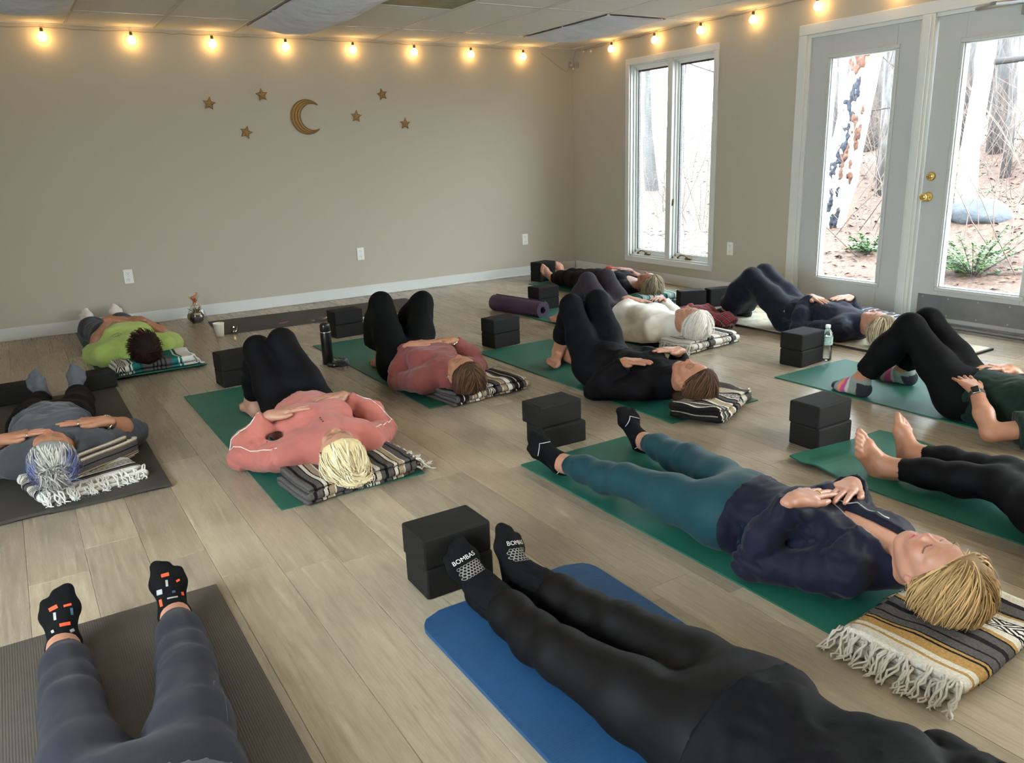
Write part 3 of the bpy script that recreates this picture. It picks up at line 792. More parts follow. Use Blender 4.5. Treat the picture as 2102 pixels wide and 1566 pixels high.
# brush: thin twig thicket and two green-leaved shrubs
th = MB(); r_ = random.Random(5)
for k in range(420):
    x, y = r_.uniform(2.4, 9.5), r_.uniform(-4.8, 4.4); p = Vector((x, y, gz(x, y) - .03))
    limb(th, p, Vector((r_.gauss(0, .5), r_.gauss(0, .6), 1)).normalized(), r_.uniform(.7, 2.6), r_.uniform(.003, .009), 1, r_, 3)
tag(th.build('twig_thicket', mat('pale_dry_twig', rgb(92, 77, 68), .9), smooth=True), 'tangle of thin dry twigs on the bank beyond the glass', 'brush', kind='stuff')
green_l = mat('green_leaf', rgb(62, 88, 46), .6, var=.3, vscale=20)
def shrub(label, x, y, n, hgt, spread, seed):
    r_ = random.Random(seed); t = thing('green_shrub', label, 'shrub', (x, y, gz(x, y)))
    b = MB(); vs = []; fs = []
    for k in range(n):
        d = Vector((r_.gauss(0, spread), r_.gauss(0, spread), 1)).normalized(); L = hgt * r_.uniform(.6, 1); pts = [Vector((0, 0, -.05)) + d * L * j / 4 + Vector((0, 0, -.06 * j * j * .2)) for j in range(5)]
        b.tube(pts, [.0045, .004, .003, .0025, .001], 4, cap=False)
        for j in range(70):
            u = r_.uniform(.2, 1); c_ = pts[int(u * 4)].lerp(pts[min(4, int(u * 4) + 1)], u * 4 % 1); aa = r_.uniform(0, 2 * PI); e = Vector((math.cos(aa), math.sin(aa), r_.uniform(-.4, .5))); s = .05; w_ = e.cross(Vector((0, 0, 1))).normalized() * .013
            i0 = len(vs); vs += [tuple(c_), tuple(c_ + e * s * .5 + w_), tuple(c_ + e * s), tuple(c_ + e * s * .5 - w_)]; fs.append((i0, i0 + 1, i0 + 2, i0 + 3))
    b.build('stems', twig_m, t, True); tag(raw('foliage', vs, fs, green_l, t), kind='stuff')
shrub('green needled shrub by the lower left of the right door glass', 2.35, -3.12, 30, .8, .8, 3)
shrub('sparse green shrub farther up the bank behind the right door glass', 5.2, -1.15, 26, 1.1, .8, 9)
shrub('low green shrub at the bottom right of the left door glass', 2.6, -1.85, 16, .5, .6, 12)
# ------------------------------------------------------------------ yoga mats
def mat_material(name, col, axis, pitch=.004, rough=.62, speck=0):
    t = NT(name); o = t.obj()
    w = t.n('ShaderNodeTexWave', wave_type='BANDS', bands_direction=axis, ins={'Scale': .314 / pitch, 'Distortion': 0.0}); t.l(o, w.inputs['Vector'])
    n1 = t.noise(o, 5, 3)
    lo = tuple(v * .86 for v in col[:3]) + (1,); hi = tuple(min(1, v * 1.12) for v in col[:3]) + (1,)
    base = t.ramp(n1, [(.3, lo), (.7, hi)])
    gran = t.noise(o, 420, 2)
    t.l(t.mix(.16, base, t.ramp(gran, [(.35, (0, 0, 0)), (.65, (.55, .55, .55))]), 'OVERLAY'), t.p.inputs['Base Color'])
    t.set(Roughness=rough)
    t.bump(t.math('ADD', w.outputs['Fac'], t.math('MULTIPLY', gran, .5)), .28, .0016)
    return t.m
green_m = mat_material('green_ribbed_mat_foam', rgb(24, 92, 76), 'X', .0042, .55)
black_m = mat_material('charcoal_ribbed_mat_foam', rgb(72, 65, 57), 'X', .006, .72)
dark_m = mat_material('black_grained_mat_foam', rgb(58, 54, 49), 'Y', .003, .7)
blue_m = mat_material('blue_ribbed_mat_foam', rgb(26, 70, 112), 'Y', .0065, .6)
def slab(name, m, x0, x1, y0, y1, th, bend=None, radius=0, nx=24, ny=64):
    """thin mat over a rectangle with optional lifted edges and round corners; origin at the middle of its footprint"""
    cx, cy = (x0 + x1) / 2, (y0 + y1) / 2; hx, hy = (x1 - x0) / 2, (y1 - y0) / 2
    u, v = np.meshgrid(np.linspace(-1, 1, nx), np.linspace(-1, 1, ny)); X, Y = u * hx, v * hy
    if radius:                                         # pull the ends of the rows in towards round corners
        d = np.maximum(np.abs(Y) - (hy - radius), 0); X = X * (hx - radius + np.sqrt(np.maximum(radius ** 2 - d ** 2, 0))) / hx
    Z = np.zeros_like(X)
    if bend is not None:
        P = bend(X + cx, Y + cy); Z = P if not isinstance(P, tuple) else P[0]
        if isinstance(P, tuple): Y = Y + P[1]
    i = np.arange(nx * ny).reshape(ny, nx)
    top = np.stack([X, Y, Z + th], -1).reshape(-1, 3); bot = np.stack([X, Y, Z], -1).reshape(-1, 3); N = nx * ny
    q = np.stack([i[:-1, :-1], i[:-1, 1:], i[1:, 1:], i[1:, :-1]], -1).reshape(-1, 4)
    loop = np.concatenate([i[0, :], i[1:, -1], i[-1, -2::-1], i[-2:0:-1, 0]]); nxt = np.roll(loop, -1)
    side = np.stack([loop, loop + N, nxt + N, nxt], -1)[:, ::-1]
    o = raw(name, np.concatenate([top, bot]), np.concatenate([q, q[:, ::-1] + N, side]), m, smooth=False)
    o.location = (cx, cy, .0005)
    return o
MT = .0055
def ymat(label, m, x0, x1, y0, y1, bend=None, th=MT, radius=0, name='yoga_mat', ny=64):
    return tag(slab(name, m, x0, x1, y0, y1, th, bend, radius, ny=ny), label, 'yoga mat')
bump2 = lambda d, w: np.exp(-(d / w) ** 2)
ymat('green yoga mat against the back wall under the person in the lime shirt', green_m, -4.98, -4.37, -1.93, -.05, lambda X, Y: .022 * np.clip((-1.84 - Y) / .09, 0, 1) ** 2)
ymat('thick black yoga mat under the person with the blue-tinted grey hair', dark_m, -5.55, -4.925, -3.90, -2.09, lambda X, Y: .004 * np.sin(X * 16) * np.clip((-3.7 - Y) / .2, 0, 1) + .004 * np.clip((-3.7 - Y) / .2, 0, 1), .012)
ymat('green yoga mat under the person in the pink pullover', green_m, -4.63, -4.045, -4.39, -2.56)
ymat('green yoga mat under the person in the mauve top', green_m, -3.635, -3.05, -3.62, -1.80)
ymat('green yoga mat under the barefoot person all in black at the middle of the room', green_m, -2.84, -2.26, -4.55, -2.73)
ymat('green yoga mat under the white haired person in the white top', green_m, -1.93, -1.35, -3.60, -1.80)
ymat('green yoga mat in the far corner below the window', green_m, -.99, -.38, -2.30, -.54)
ymat('green yoga mat under the person with striped socks and watch', green_m, -1.86, -1.25, -6.15, -4.32)
ymat('green yoga mat with a rippled corner under the bare feet by the right edge', green_m, -2.80, -2.20, -7.0, -5.18,
     lambda X, Y: .022 * bump2(Y + 5.30, .085) * (0.35 + .65 * np.clip((-2.3 - X) / .5, 0, 1)) + .02 * np.clip((Y + 5.235) / .05, 0, 1) * np.clip((-2.42 - X) / .35, 0, 1) + .01 * bump2(Y + 5.50, .07) * bump2(X + 2.62, .14))
ymat('green yoga mat under the person in teal leggings', green_m, -3.685, -3.13, -6.335, -4.555, lambda X, Y: .016 * bump2(Y + 6.20, .05) * np.clip((-3.5 - X) / .15, 0, 1))
ymat('blue ribbed exercise mat with rounded corners', blue_m, -4.545, -3.965, -7.15, -5.345, None, .012, .075, ny=90)
ymat('charcoal ribbed yoga mat at the bottom left under slate leggings', black_m, -5.62, -4.955, -6.6, -4.815, lambda X, Y: .003 * np.clip((Y + 4.93) / .1, 0, 1), .006)
em = tag(slab('yoga_mat', dark_m, -.87, .87, -.31, .31, .006), 'empty black yoga mat laid along the back wall', 'yoga mat'); em.location = (-3.18, -.69, .0005); em.rotation_euler = (0, 0, -.085 + .02)
# patterned mat by the door, with a black rubber backing
pat = NT('faded_cream_and_blue_rug_print'); po = pat.obj()
a1 = pat.noise(pat.mapping(po, (9, 9, 9)), 1.0, 5, .7); a2 = pat.noise(pat.mapping(po, (26, 20, 9)), 1.0, 3, .6)
pat.l(pat.mix(pat.ramp(a2, [(.45, (0, 0, 0)), (.7, (1, 1, 1))]), pat.ramp(a1, [(.33, rgb(112, 128, 128)), (.46, rgb(178, 172, 152)), (.6, rgb(202, 192, 168)), (.72, rgb(150, 146, 130))]), rgb(188, 174, 146)), pat.p.inputs['Base Color'])
pat.set(Roughness=.8); pat = pat.m
t = thing('yoga_mat', 'cream and blue patterned mat with black backing near the door', 'yoga mat', (-.69, -3.75, 0))
rub = mat('black_rubber', rgb(34, 32, 32), .6)
o = slab('backing', rub, -.3, .3, -.98, .98, .012); o.parent = t
o = slab('printed_top', pat, -.29, .29, -.97, .97, .002); o.parent = t; o.location = (0, 0, .0125)
# rolled purple mat
pur = mat_material('purple_mat_foam', rgb(66, 44, 70), 'Z', .004, .7); pur_d = mat('dark_purple_mat_edge', rgb(48, 38, 62), .7)
t = thing('rolled_yoga_mat', 'rolled purple yoga mat resting by the black block stack', 'yoga mat', (-1.905, -1.77, .064), 0)
t.rotation_euler = (0, 0, math.atan2(-.49, .085) + PI / 2)
sec = []
turns = 4.2; n_ = 120
for k in range(n_ + 1):
    q = k / n_ * turns * 2 * PI; sec.append(((.022 + .0098 * q / (2 * PI) * 1.0) , q))
m = MB(); L_ = .29; rings = []
inner = [((r) * math.cos(q), (r) * math.sin(q)) for r, q in sec]; outer = [((r + .0085) * math.cos(q), (r + .0085) * math.sin(q)) for r, q in sec]
for yy in (-L_, L_): rings.append(([m.bm.verts.new((x, yy, z)) for x, z in inner], [m.bm.verts.new((x, yy, z)) for x, z in outer]))
(ai, ao), (bi, bo) = rings
for k in range(n_):
    m.bm.faces.new((ai[k], ai[k + 1], bi[k + 1], bi[k])); m.bm.faces.new((ao[k], bo[k], bo[k + 1], ao[k + 1]))
    m.bm.faces.new((ai[k], ao[k], ao[k + 1], ai[k + 1])); m.bm.faces.new((bi[k], bi[k + 1], bo[k + 1], bo[k]))
m.bm.faces.new((ai[0], bi[0], bo[0], ao[0])); m.bm.faces.new((ai[-1], ao[-1], bo[-1], bi[-1]))
m.build('roll', pur, t)

# ------------------------------------------------------------------ yoga blocks
foam = NT('black_eva_foam'); fo = foam.obj()
fn = foam.noise(fo, 260, 3, .7); foam.l(foam.ramp(fn, [(.35, rgb(18, 17, 16)), (.65, rgb(28, 26, 24))]), foam.p.inputs['Base Color']); foam.set(Roughness=.8); foam.p.inputs['Specular IOR Level'].default_value = .2; foam.bump(fn, .25, .0012); foam = foam.m
BL, BW, BH = .222, .147, .0965
me_block = MB().box(-BL / 2, BL / 2, -BW / 2, BW / 2, 0, BH, .0075, 2).mesh('yoga_block', foam)
def block(label, x, y, z, rot, group=None, tilt=None):
    o = inst('yoga_block', me_block, None, (x, y, z), tilt or (0, 0, rot)); return tag(o, label, 'yoga block', group)
def stack(where, x, y, rot, r2=None, dx=0, dy=0):
    block('lower black foam yoga block ' + where, x, y, 0, rot)
    block('upper black foam yoga block ' + where, x + dx, y + dy, BH, rot if r2 is None else r2)
stack('of the stack behind the black lettered socks', -4.355, -5.195, -.01, .0, -.005, .0)
stack('of the stack beside the teal leggings and black ankle socks', -3.40, -4.405, -.02, .03, -.012, .015)
stack('of the stack by the bare feet at the right', -2.512, -5.105, .0, .02, -.004, .005)
stack('of the stack next to the clear water bottle', -1.487, -4.20, .09, .07, .0, .002)
stack('of the stack by the all-black person\'s mat', -2.597, -2.63, .12, .1)
stack('of the stack behind the rolled purple mat', -1.625, -1.73, .12, .1, .0, .0)
stack('of the stack beside the bare feet in the far corner', -.735, -.43, .2, .22)
stack('of the stack behind the black water flask', -3.31, -1.60, .06, .08)
stack('of the stack half hidden by pink person\'s knees', -4.30, -2.44, .08, .1)
def edge_block(label, x, y, z, rot): block(label, x, y, z + BW / 2, 0, None, (PI / 2, 0, rot))
block('black foam yoga block lying flat at the far left end of the black mat', -5.44, -2.065, .0125, .03)
block('black foam yoga block lying flat just right of the grey socks', -5.03, -2.055, .0125, .14)
edge_block('black foam yoga block on its long edge by the plaid shirt, nearer of the two', -.705, -2.53 + BH / 2, 0, -.42)
edge_block('black foam yoga block on its long edge by the plaid shirt, farther of the two', -.475, -2.60 + BH / 2, 0, -.22)

# ------------------------------------------------------------------ folded striped blankets
CR, TAN, BLK, GRY, BRN, WHT = rgb(206, 198, 184), rgb(156, 138, 112), rgb(30, 27, 28), rgb(84, 80, 78), rgb(92, 78, 66), rgb(218, 214, 206)
MUS, TEAL, DTE, MIN = rgb(166, 130, 78), rgb(40, 106, 100), rgb(26, 70, 70), rgb(150, 190, 182)
def blanket_material(name, stripes, bands=(), wob=.012):
    """stripes: list of (start, colour) along u; bands: (centre, halfwidth) of diamond figures"""
    t = NT(name); uv = t.n('ShaderNodeUVMap').outputs[0]; sp = t.n('ShaderNodeSeparateXYZ'); t.l(uv, sp.inputs[0])
    ob = t.obj(); nz = t.noise(ob, 160, 3, .7); nw = t.noise(ob, 18, 2)
    u = t.math('ADD', sp.outputs['X'], t.math('MULTIPLY', t.math('SUBTRACT', t.math('ADD', t.math('MULTIPLY', nz, .5), t.math('MULTIPLY', nw, .5)), .5), wob * 1.6))
    st = sorted(stripes)
    col = t.ramp(u, [(p, c) for p, c in st[:31]], 'CONSTANT')
    for (cc, hw) in bands:
        x = t.math('DIVIDE', t.math('SUBTRACT', u, cc), hw); ax = t.math('ABSOLUTE', x)
        yv = t.math('SUBTRACT', t.math('FRACT', t.math('MULTIPLY', sp.outputs['Y'], 1 / .085)), .5)
        d = t.math('ADD', ax, t.math('MULTIPLY', t.math('ABSOLUTE', yv), 2.0))
        pat = t.math('GREATER_THAN', t.math('FRACT', t.math('MULTIPLY', d, 2.0)), .5)
        ins = t.math('LESS_THAN', ax, 1.0); edge = t.math('MULTIPLY', t.math('GREATER_THAN', ax, .86), ins)
        k = t.math('MAXIMUM', t.math('MULTIPLY', pat, ins), edge)
        col = t.mix(ins, col, WHT); col = t.mix(k, col, BLK)
    col = t.mix(.5, col, t.ramp(nz, [(.3, (.25, .25, .25)), (.7, (.75, .75, .75))]), 'OVERLAY')
    t.l(col, t.p.inputs['Base Color']); t.set(Roughness=.95); t.p.inputs['Specular IOR Level'].default_value = .1
    t.bump(nz, .8, .004)
    return t.m
def falsa(a, rep, seq):
    out = []; p = a
    for _ in range(rep):
        for w, c in seq: out.append((min(p, .999), c)); p += w
    return out
seqA = [(.04, GRY), (.03, BLK), (.05, GRY), (.012, BLK), (.03, CR), (.012, BLK), (.05, TAN), (.012, CR), (.06, GRY), (.02, BLK), (.07, GRY), (.014, BLK), (.03, BLK), (.06, GRY), (.012, BLK), (.014, CR), (.055, TAN), (.012, BRN), (.05, CR)]
m_tan = blanket_material('tan_black_falsa_weave', falsa(0, 2, seqA), [(.55, .045)])
m_gry = blanket_material('charcoal_cream_falsa_weave', falsa(0, 2, [(.03, GRY), (.05, BLK), (.012, CR), (.06, BLK), (.04, GRY), (.012, CR), (.05, TAN), (.012, BLK), (.05, WHT), (.012, BLK), (.05, TAN), (.012, CR), (.06, BRN), (.015, BLK), (.05, GRY), (.04, BLK), (.06, GRY), (.012, CR), (.05, TAN), (.012, BLK), (.06, WHT)]), [(.48, .05)])
m_must = blanket_material('mustard_cream_falsa_weave', [(0, CR), (.075, MUS), (.095, CR), (.13, MUS), (.20, BLK), (.215, MUS), (.235, BLK), (.25, GRY), (.31, BLK), (.325, GRY), (.40, BLK), (.44, GRY), (.5, BLK), (.515, MUS), (.545, CR), (.66, CR), (.76, MUS), (.78, BLK), (.8, GRY), (.88, BLK), (.92, CR)], [(.66, .06)])
m_blk = blanket_material('black_beige_falsa_weave', [(0, BLK), (.03, CR), (.06, GRY), (.10, BLK), (.12, CR), (.135, GRY), (.17, BLK), (.2, CR), (.24, TAN), (.36, CR), (.40, BLK), (.46, GRY), (.52, BLK), (.56, CR), (.6, GRY), (.7, BLK), (.74, CR), (.86, GRY)], [(.64, .05)], .03)
m_wht = blanket_material('white_black_falsa_weave', [(0, WHT), (.1, BLK), (.12, WHT), (.2, TAN), (.26, WHT), (.36, BLK), (.4, GRY), (.5, WHT), (.62, TAN), (.66, WHT), (.8, BLK), (.84, GRY), (.92, WHT)], [(.3, .06), (.72, .05)])
m_tea = blanket_material('teal_grey_falsa_weave', [(0, WHT), (.10, WHT), (.15, DTE), (.17, WHT), (.19, TEAL), (.28, DTE), (.31, GRY), (.42, BLK), (.44, GRY), (.47, BLK), (.49, GRY), (.52, BLK), (.54, GRY), (.58, BLK), (.6, GRY), (.68, TEAL), (.78, WHT), (.8, TEAL), (.83, WHT), (.9, WHT)], [(.06, .05)])
m_min = blanket_material('mint_stripe_falsa_weave', falsa(0, 2, [(.06, TEAL), (.02, BLK), (.05, MIN), (.03, WHT), (.05, MIN), (.02, TEAL), (.06, WHT), (.02, BLK), (.08, MIN), (.03, TEAL), (.05, WHT)]), [(.93, .05)])
fr_m = mat('cream_fringe_yarn', rgb(200, 192, 178), .95, bump=.5, bscale=300)
frw_m = mat('white_fringe_yarn', rgb(220, 216, 208), .95, bump=.5, bscale=300)
def blanket(label, m, loc, rot, L, W, layers, th, seed, fringe=None, fm=None, nf=26, flen=.07, amp=.006, dent=None, shrink=.0, ragged=.012):
    """serpentine fold in the v-z plane extruded along u (stripes run across u). fringe: '+' or '-' end of u. Origin on the floor."""
    t = thing('folded_blanket', label, 'blanket', loc, rot)
    path = []; r = th / 2 + .001
    for k in range(layers):
        z = th / 2 + k * (th + .002); w = W / 2 - r - shrink * k
        vs_ = np.linspace(-w, w, 14); vs_ = vs_ if k % 2 == 0 else vs_[::-1]
        path += [(v_, z) for v_ in vs_]
        if k < layers - 1:
            s = 1 if k % 2 == 0 else -1
            for q in np.linspace(-PI / 2, PI / 2, 7)[1:-1]: path.append((s * (w + r * math.cos(q) * 1.0), z + r + r * math.sin(q)))
    P = np.array(path); d = np.gradient(P, axis=0); d /= np.linalg.norm(d, axis=1)[:, None] + 1e-9; nn = np.stack([-d[:, 1], d[:, 0]], -1)
    ln = np.concatenate([[0], np.cumsum(np.linalg.norm(np.diff(P, axis=0), axis=1))])
    hw = (th / 2) * np.ones(len(P)); hw[0] = hw[-1] = th * .25
    sec = np.concatenate([P + nn * hw[:, None], (P - nn * hw[:, None])[::-1]]); lv = np.concatenate([ln, ln[::-1]]); lay = np.concatenate([np.arange(len(P)), np.arange(len(P))[::-1]]) // 19
    nu = 44; ns = len(sec); uu = np.linspace(-L / 2, L / 2, nu)
    V = np.zeros((nu, ns, 3))
    r_ = np.random.default_rng(seed); offs = r_.uniform(-ragged, ragged, layers + 1)
    for i_, u_ in enumerate(uu): V[i_, :, 0] = u_ + offs[np.minimum(lay, layers)] * abs(u_) / (L / 2); V[i_, :, 1:] = sec
    A = V.reshape(-1, 3); S0 = A.copy(); S0[:, 2] *= .3
    top = A[:, 2] / (layers * (th + .002))
    A[:, 1] += amp * 1.2 * vnoise(S0 * 9 + seed, 1) + .5 * amp * vnoise(S0 * 24 + seed, 4); A[:, 0] += amp * .8 * vnoise(S0 * 8 + seed + 5, 2)
    A[:, 2] += top * (amp * 1.3 * vnoise(np.stack([A[:, 0] * 10, A[:, 1] * 12, A[:, 0] * 0 + seed], -1), 3))
    if dent is not None:
        du, dv, rad, dep = dent; A[:, 2] -= np.clip(top, 0, 1) * dep * np.exp(-(((A[:, 0] - du) ** 2 + (A[:, 1] - dv) ** 2) / rad ** 2))
    A[:, 2] = np.maximum(A[:, 2], .0005 + .0)
    idx = np.arange(nu * ns).reshape(nu, ns)
    f = np.stack([idx[:-1, :], np.roll(idx, -1, 1)[:-1, :], np.roll(idx, -1, 1)[1:, :], idx[1:, :]], -1).reshape(-1, 4)
    caps = []
    n2 = ns // 2
    for e in (0, nu - 1):
        row = idx[e]
        for k in range(n2 - 1):
            q = (row[k], row[k + 1], row[ns - 2 - k], row[ns - 1 - k]); caps.append(q if e else q[::-1])
    o = raw('cloth', A, np.concatenate([f, np.array(caps)]), m, t)
    uvl = o.data.uv_layers.new(name='UVMap'); li = np.zeros(len(o.data.loops), np.int32); o.data.loops.foreach_get('vertex_index', li)
    uv = np.stack([(np.repeat(uu, ns) / L + .5)[li], np.tile(lv, nu)[li]], -1); uvl.data.foreach_set('uv', uv.astype(np.float32).ravel())
    if fringe:
        fb = MB(); rr = random.Random(seed); sg = 1 if fringe == '+' else -1
        for k in range(nf):
            v_ = -W / 2 + W * (k + .5) / nf + rr.uniform(-.008, .008); zt = (th + .002) * layers * (.96 if rr.random() < .75 else rr.uniform(.3, .8)) - th * .4
            out = flen * rr.uniform(.75, 1.25); sw = rr.uniform(-.03, .03)
            for j in range(2):
                s2 = rr.uniform(-.010, .010); pts = []
                for q in range(7):
                    w_ = q / 6; xx = L / 2 - .008 + out * w_ * (1 - .15 * w_); zz = max(.004, zt * (1 - min(1, w_ * 1.45) ** 1.5) + .006 * math.sin(q * 2 + k) * (w_ < .9))
                    pts.append((sg * xx, v_ + sw * w_ + s2 * w_ + .006 * math.sin(q * 1.7 + k * 2 + j * 2), zz + .002 * j))
                fb.tube(pts, [.0034, .0036, .0034, .0032, .003, .0028, .0016], 5)
        tag(fb.build('fringe', fm or fr_m, t, True), kind='stuff')
    return t
Z = .0062
blanket('tan, black and cream striped folded blanket under the pink top person\'s head', m_tan, (-4.315, -4.275, Z), .08, .47, .27, 4, .0165, 3, '+', fr_m, 26, .11, .007)
blanket('brown, charcoal and white striped folded blanket under the mauve top person\'s head', m_gry, (-3.30, -3.54, Z), .10, .48, .28, 4, .0165, 11, '+', frw_m, 3, .05, .006)
blanket('rumpled black and beige striped blanket under the dark haired person in black', m_blk, (-2.56, -4.53, Z), .42, .42, .25, 4, .017, 17, '+', frw_m, 18, .11, .012, None, 0, .035)
blanket('white and black striped folded blanket under the white haired head', m_wht, (-1.63, -3.52, Z), .10, .47, .25, 4, .017, 23, '-', frw_m, 22, .06, .009)
blanket('mustard, cream and black striped blanket with long fringe under the blonde head', m_must, (-3.47, -6.20, Z), .06, .46, .31, 3, .018, 29, '-', fr_m, 30, .085, .007, None, .004)
blanket('teal and grey striped folded blanket under the dark haired person in the lime shirt', m_tea, (-4.66, -1.72, Z), .10, .46, .24, 3, .022, 31, '+', frw_m, 26, .06, .011)
blanket('mint, white and black striped folded blanket under the head in the far corner', m_min, (-.70, -2.10, Z), -.25, .48, .25, 3, .02, 37, None, None, 0, 0, .01)
# white-edged blanket with a rolled grey part on top, under the blue-tinted hair
blanket('cream blanket with black figures and shaggy white fringe under the blue-tinted grey hair', m_wht, (-5.22, -3.66, .0125), -PI / 2 + .24, .26, .40, 3, .017, 41, '+', frw_m, 26, .06, .010)
t = blanket('grey and tan striped strip of blanket folded on edge beside the blue-tinted hair', blanket_material('grey_tan_rolled_weave', [(0, CR), (.07, BLK), (.12, TAN), (.22, GRY), (.55, BLK), (.62, GRY), (.88, TAN), (.95, CR)]), (-5.16, -3.685, .062 + .033), 0, .066, .42, 4, .0165, 43, None, None, 0, 0, .006)
t.rotation_euler = (0, -PI / 2, -.95)
# faint maker's print on the black mat's near end
prt = mat('faint_grey_mat_print', rgb(112, 110, 104), .8)

# ------------------------------------------------------------------ small things on the floor
def lathe_thing(name, label, cat, loc, prof, m, n=28, part=None):
    t = thing(name, label, cat, loc); MB().lathe(prof, n).build(part or name, m, t, True); return t
paper = mat('white_paper_cup', rgb(232, 226, 208), .6)
t = thing('paper_cup', 'white paper cup on the floor by the empty black mat', 'cup', (-4.08, -.985, 0))
MB().lathe([(.0, .004), (.027, .004), (.027, 0), (.029, 0), (.040, .098), (.042, .100), (.042, .104), (.0385, .104), (.0375, .098), (.027, .008), (0, .008)], 32).build('cup_body', paper, t, True)
MB().lathe([(0, .082), (.035, .082), (.035, .083), (0, .083)], 24).build('drink', mat('pale_tea', rgb(196, 160, 112), .1), t)
pet = NT('clear_pet_plastic'); tb = pet.n('ShaderNodeBsdfTransparent', ins={'Color': (.93, .96, .97, 1)}); gb = pet.n('ShaderNodeBsdfGlossy', ins={'Roughness': .06}); fz = pet.n('ShaderNodeFresnel', ins={'IOR': 1.6}); mm = pet.n('ShaderNodeMixShader')
pet.l(pet.math('ADD', fz.outputs[0], .08), mm.inputs[0]); pet.l(tb.outputs[0], mm.inputs[1]); pet.l(gb.outputs[0], mm.inputs[2]); pet.l(mm.outputs[0], pet.out.inputs['Surface']); pet = pet.m
t = thing('candle_holder', 'small glass candle holder with a lit white tea light', 'candle', (-3.968, -.965, 0))
MB().lathe([(0, .0), (.022, 0), (.024, .004), (.023, .01), (.030, .055), (.0275, .055), (.021, .011), (0, .011)], 24).build('glass_cup', pet, t, True)
MB().lathe([(0, .0115), (.0195, .0115), (.0215, .034), (.0, .034)], 20).build('wax', mat('white_wax', rgb(240, 234, 214), .5, emit=(1, .8, .45, 1), estr=.25), t, True)
MB().lathe([(0, .035), (.004, .039), (.0045, .044), (.0025, .052), (0, .06)], 10).build('flame', mat('candle_flame', rgb(255, 220, 120), .5, emit=(1, .7, .25, 1), estr=30), t, True)
# gift bag: dark round planter in clear film tied with an orange ribbon
t = thing('wrapped_plant', 'small dark planter wrapped in clear film with orange ribbon by the back wall', 'plant', (-4.10, -.27, 0))
MB().lathe([(0, 0), (.035, 0), (.055, .02), (.062, .045), (.056, .072), (.046, .082), (.04, .08), (0, .076)], 24).build('planter', mat('dark_brown_glazed_pot', rgb(58, 40, 36), .3), t, True)
MB().ball((-.055, 0, .055), (.018, .025, .03)).ball((.0, -.05, .08), (.03, .012, .01)).build('moss', mat('mossy_trim', rgb(150, 136, 80), .9, var=.3), t, True)
pl = MB(); r_ = random.Random(4)
for k in range(26):
    q = r_.uniform(0, 2 * PI); e = Vector((math.cos(q), math.sin(q), r_.uniform(.6, 1.8))).normalized() * r_.uniform(.04, .08); pl.tube([(0, 0, .075), tuple(Vector((0, 0, .08)) + e * .6), tuple(Vector((0, 0, .08)) + e)], [.003, .004, .001], 4)
tag(pl.build('succulent_leaves', mat('dry_green_leaf', rgb(110, 108, 66), .8), t, True), kind='stuff')
film = NT('clear_film'); tb = film.n('ShaderNodeBsdfTransparent'); gb = film.n('ShaderNodeBsdfGlossy', ins={'Roughness': .12}); mm = film.n('ShaderNodeMixShader', ins={0: .16}); film.l(tb.outputs[0], mm.inputs[1]); film.l(gb.outputs[0], mm.inputs[2]); film.l(mm.outputs[0], film.out.inputs['Surface']); film = film.m
vsf = []; nA = 28; prof = [(.07, .0), (.072, .05), (.06, .10), (.03, .145), (.012, .165), (.022, .185), (.042, .225)]
for r0, z in prof:
    for k in range(nA):
        q = 2 * PI * k / nA; rr = r0 * (1 + .14 * math.sin(5 * q + z * 30) + .08 * math.sin(9 * q)); vsf.append((rr * math.cos(q), rr * math.sin(q), z))
idx = np.arange(len(vsf)).reshape(len(prof), nA)
raw('wrap', vsf, np.stack([idx[:-1], np.roll(idx, -1, 1)[:-1], np.roll(idx, -1, 1)[1:], idx[1:]], -1).reshape(-1, 4), film, t)
rb = MB().lathe([(.013, .158), (.015, .162), (.013, .170)], 14)
for k in range(7):
    q = k * .9; rb.tube([(0, 0, .165), (.02 * math.cos(q), .02 * math.sin(q), .185 + .006 * k), (.03 * math.cos(q + .6), .03 * math.sin(q + .6), .175 + .012 * k), (.022 * math.cos(q + 1.4), .022 * math.sin(q + 1.4), .2 + .008 * k)], .003, 5)
rb.build('ribbon', mat('orange_ribbon', rgb(214, 104, 52), .4), t, True)
# sticky notes, stones, marker, sheet of paper
pn = mat('pink_paper', rgb(226, 138, 140), .8)
vs_, fs_ = [], []
o = slab('sticky_note', pn, -.045, .045, -.045, .045, .0012, lambda X, Y: .006 * np.clip(Y / .045, 0, 1) ** 2, nx=8, ny=8); o.location = (-3.525, -.855, .0008); o.rotation_euler = (0, 0, .35); tag(o, 'pink sticky note lying at the edge of the empty black mat', 'paper')
stone = mat('dark_grey_pebble', rgb(72, 70, 68), .5, var=.25, vscale=40)
for lab, x, y, s in (('flat dark pebble on the floor, the left one of two', -3.355, -.925, 1), ('flat dark pebble on the floor, right one near the marker', -3.25, -.895, 1.05)):
    v, f = sdf_mesh([ell((0, 0, .010), (.034 * s, .026, .011)), ell((.01, .004, .014), (.016, .015, .007))], .004, disp=lambda P: .002 * vnoise(P * 60, 3)); o = raw('pebble', v, f, stone); o.location = (x, y, .0); tag(o, lab, 'stone')
t = thing('highlighter', 'yellow marker pen lying beside the block stack', 'pen', (-3.185, -.865, .008), .15)
MB().lathe([(0, -.04), (.006, -.04), (.0075, -.036), (.0075, .02), (0, .02)], 14, axis='X').build('barrel', mat('yellow_plastic', rgb(226, 198, 60), .4), t, True)
MB().lathe([(0, .02), (.0082, .02), (.0082, .05), (.006, .054), (0, .054)], 14, axis='X').build('cap', mat('yellow_cap_plastic', rgb(234, 206, 70), .35), t, True)
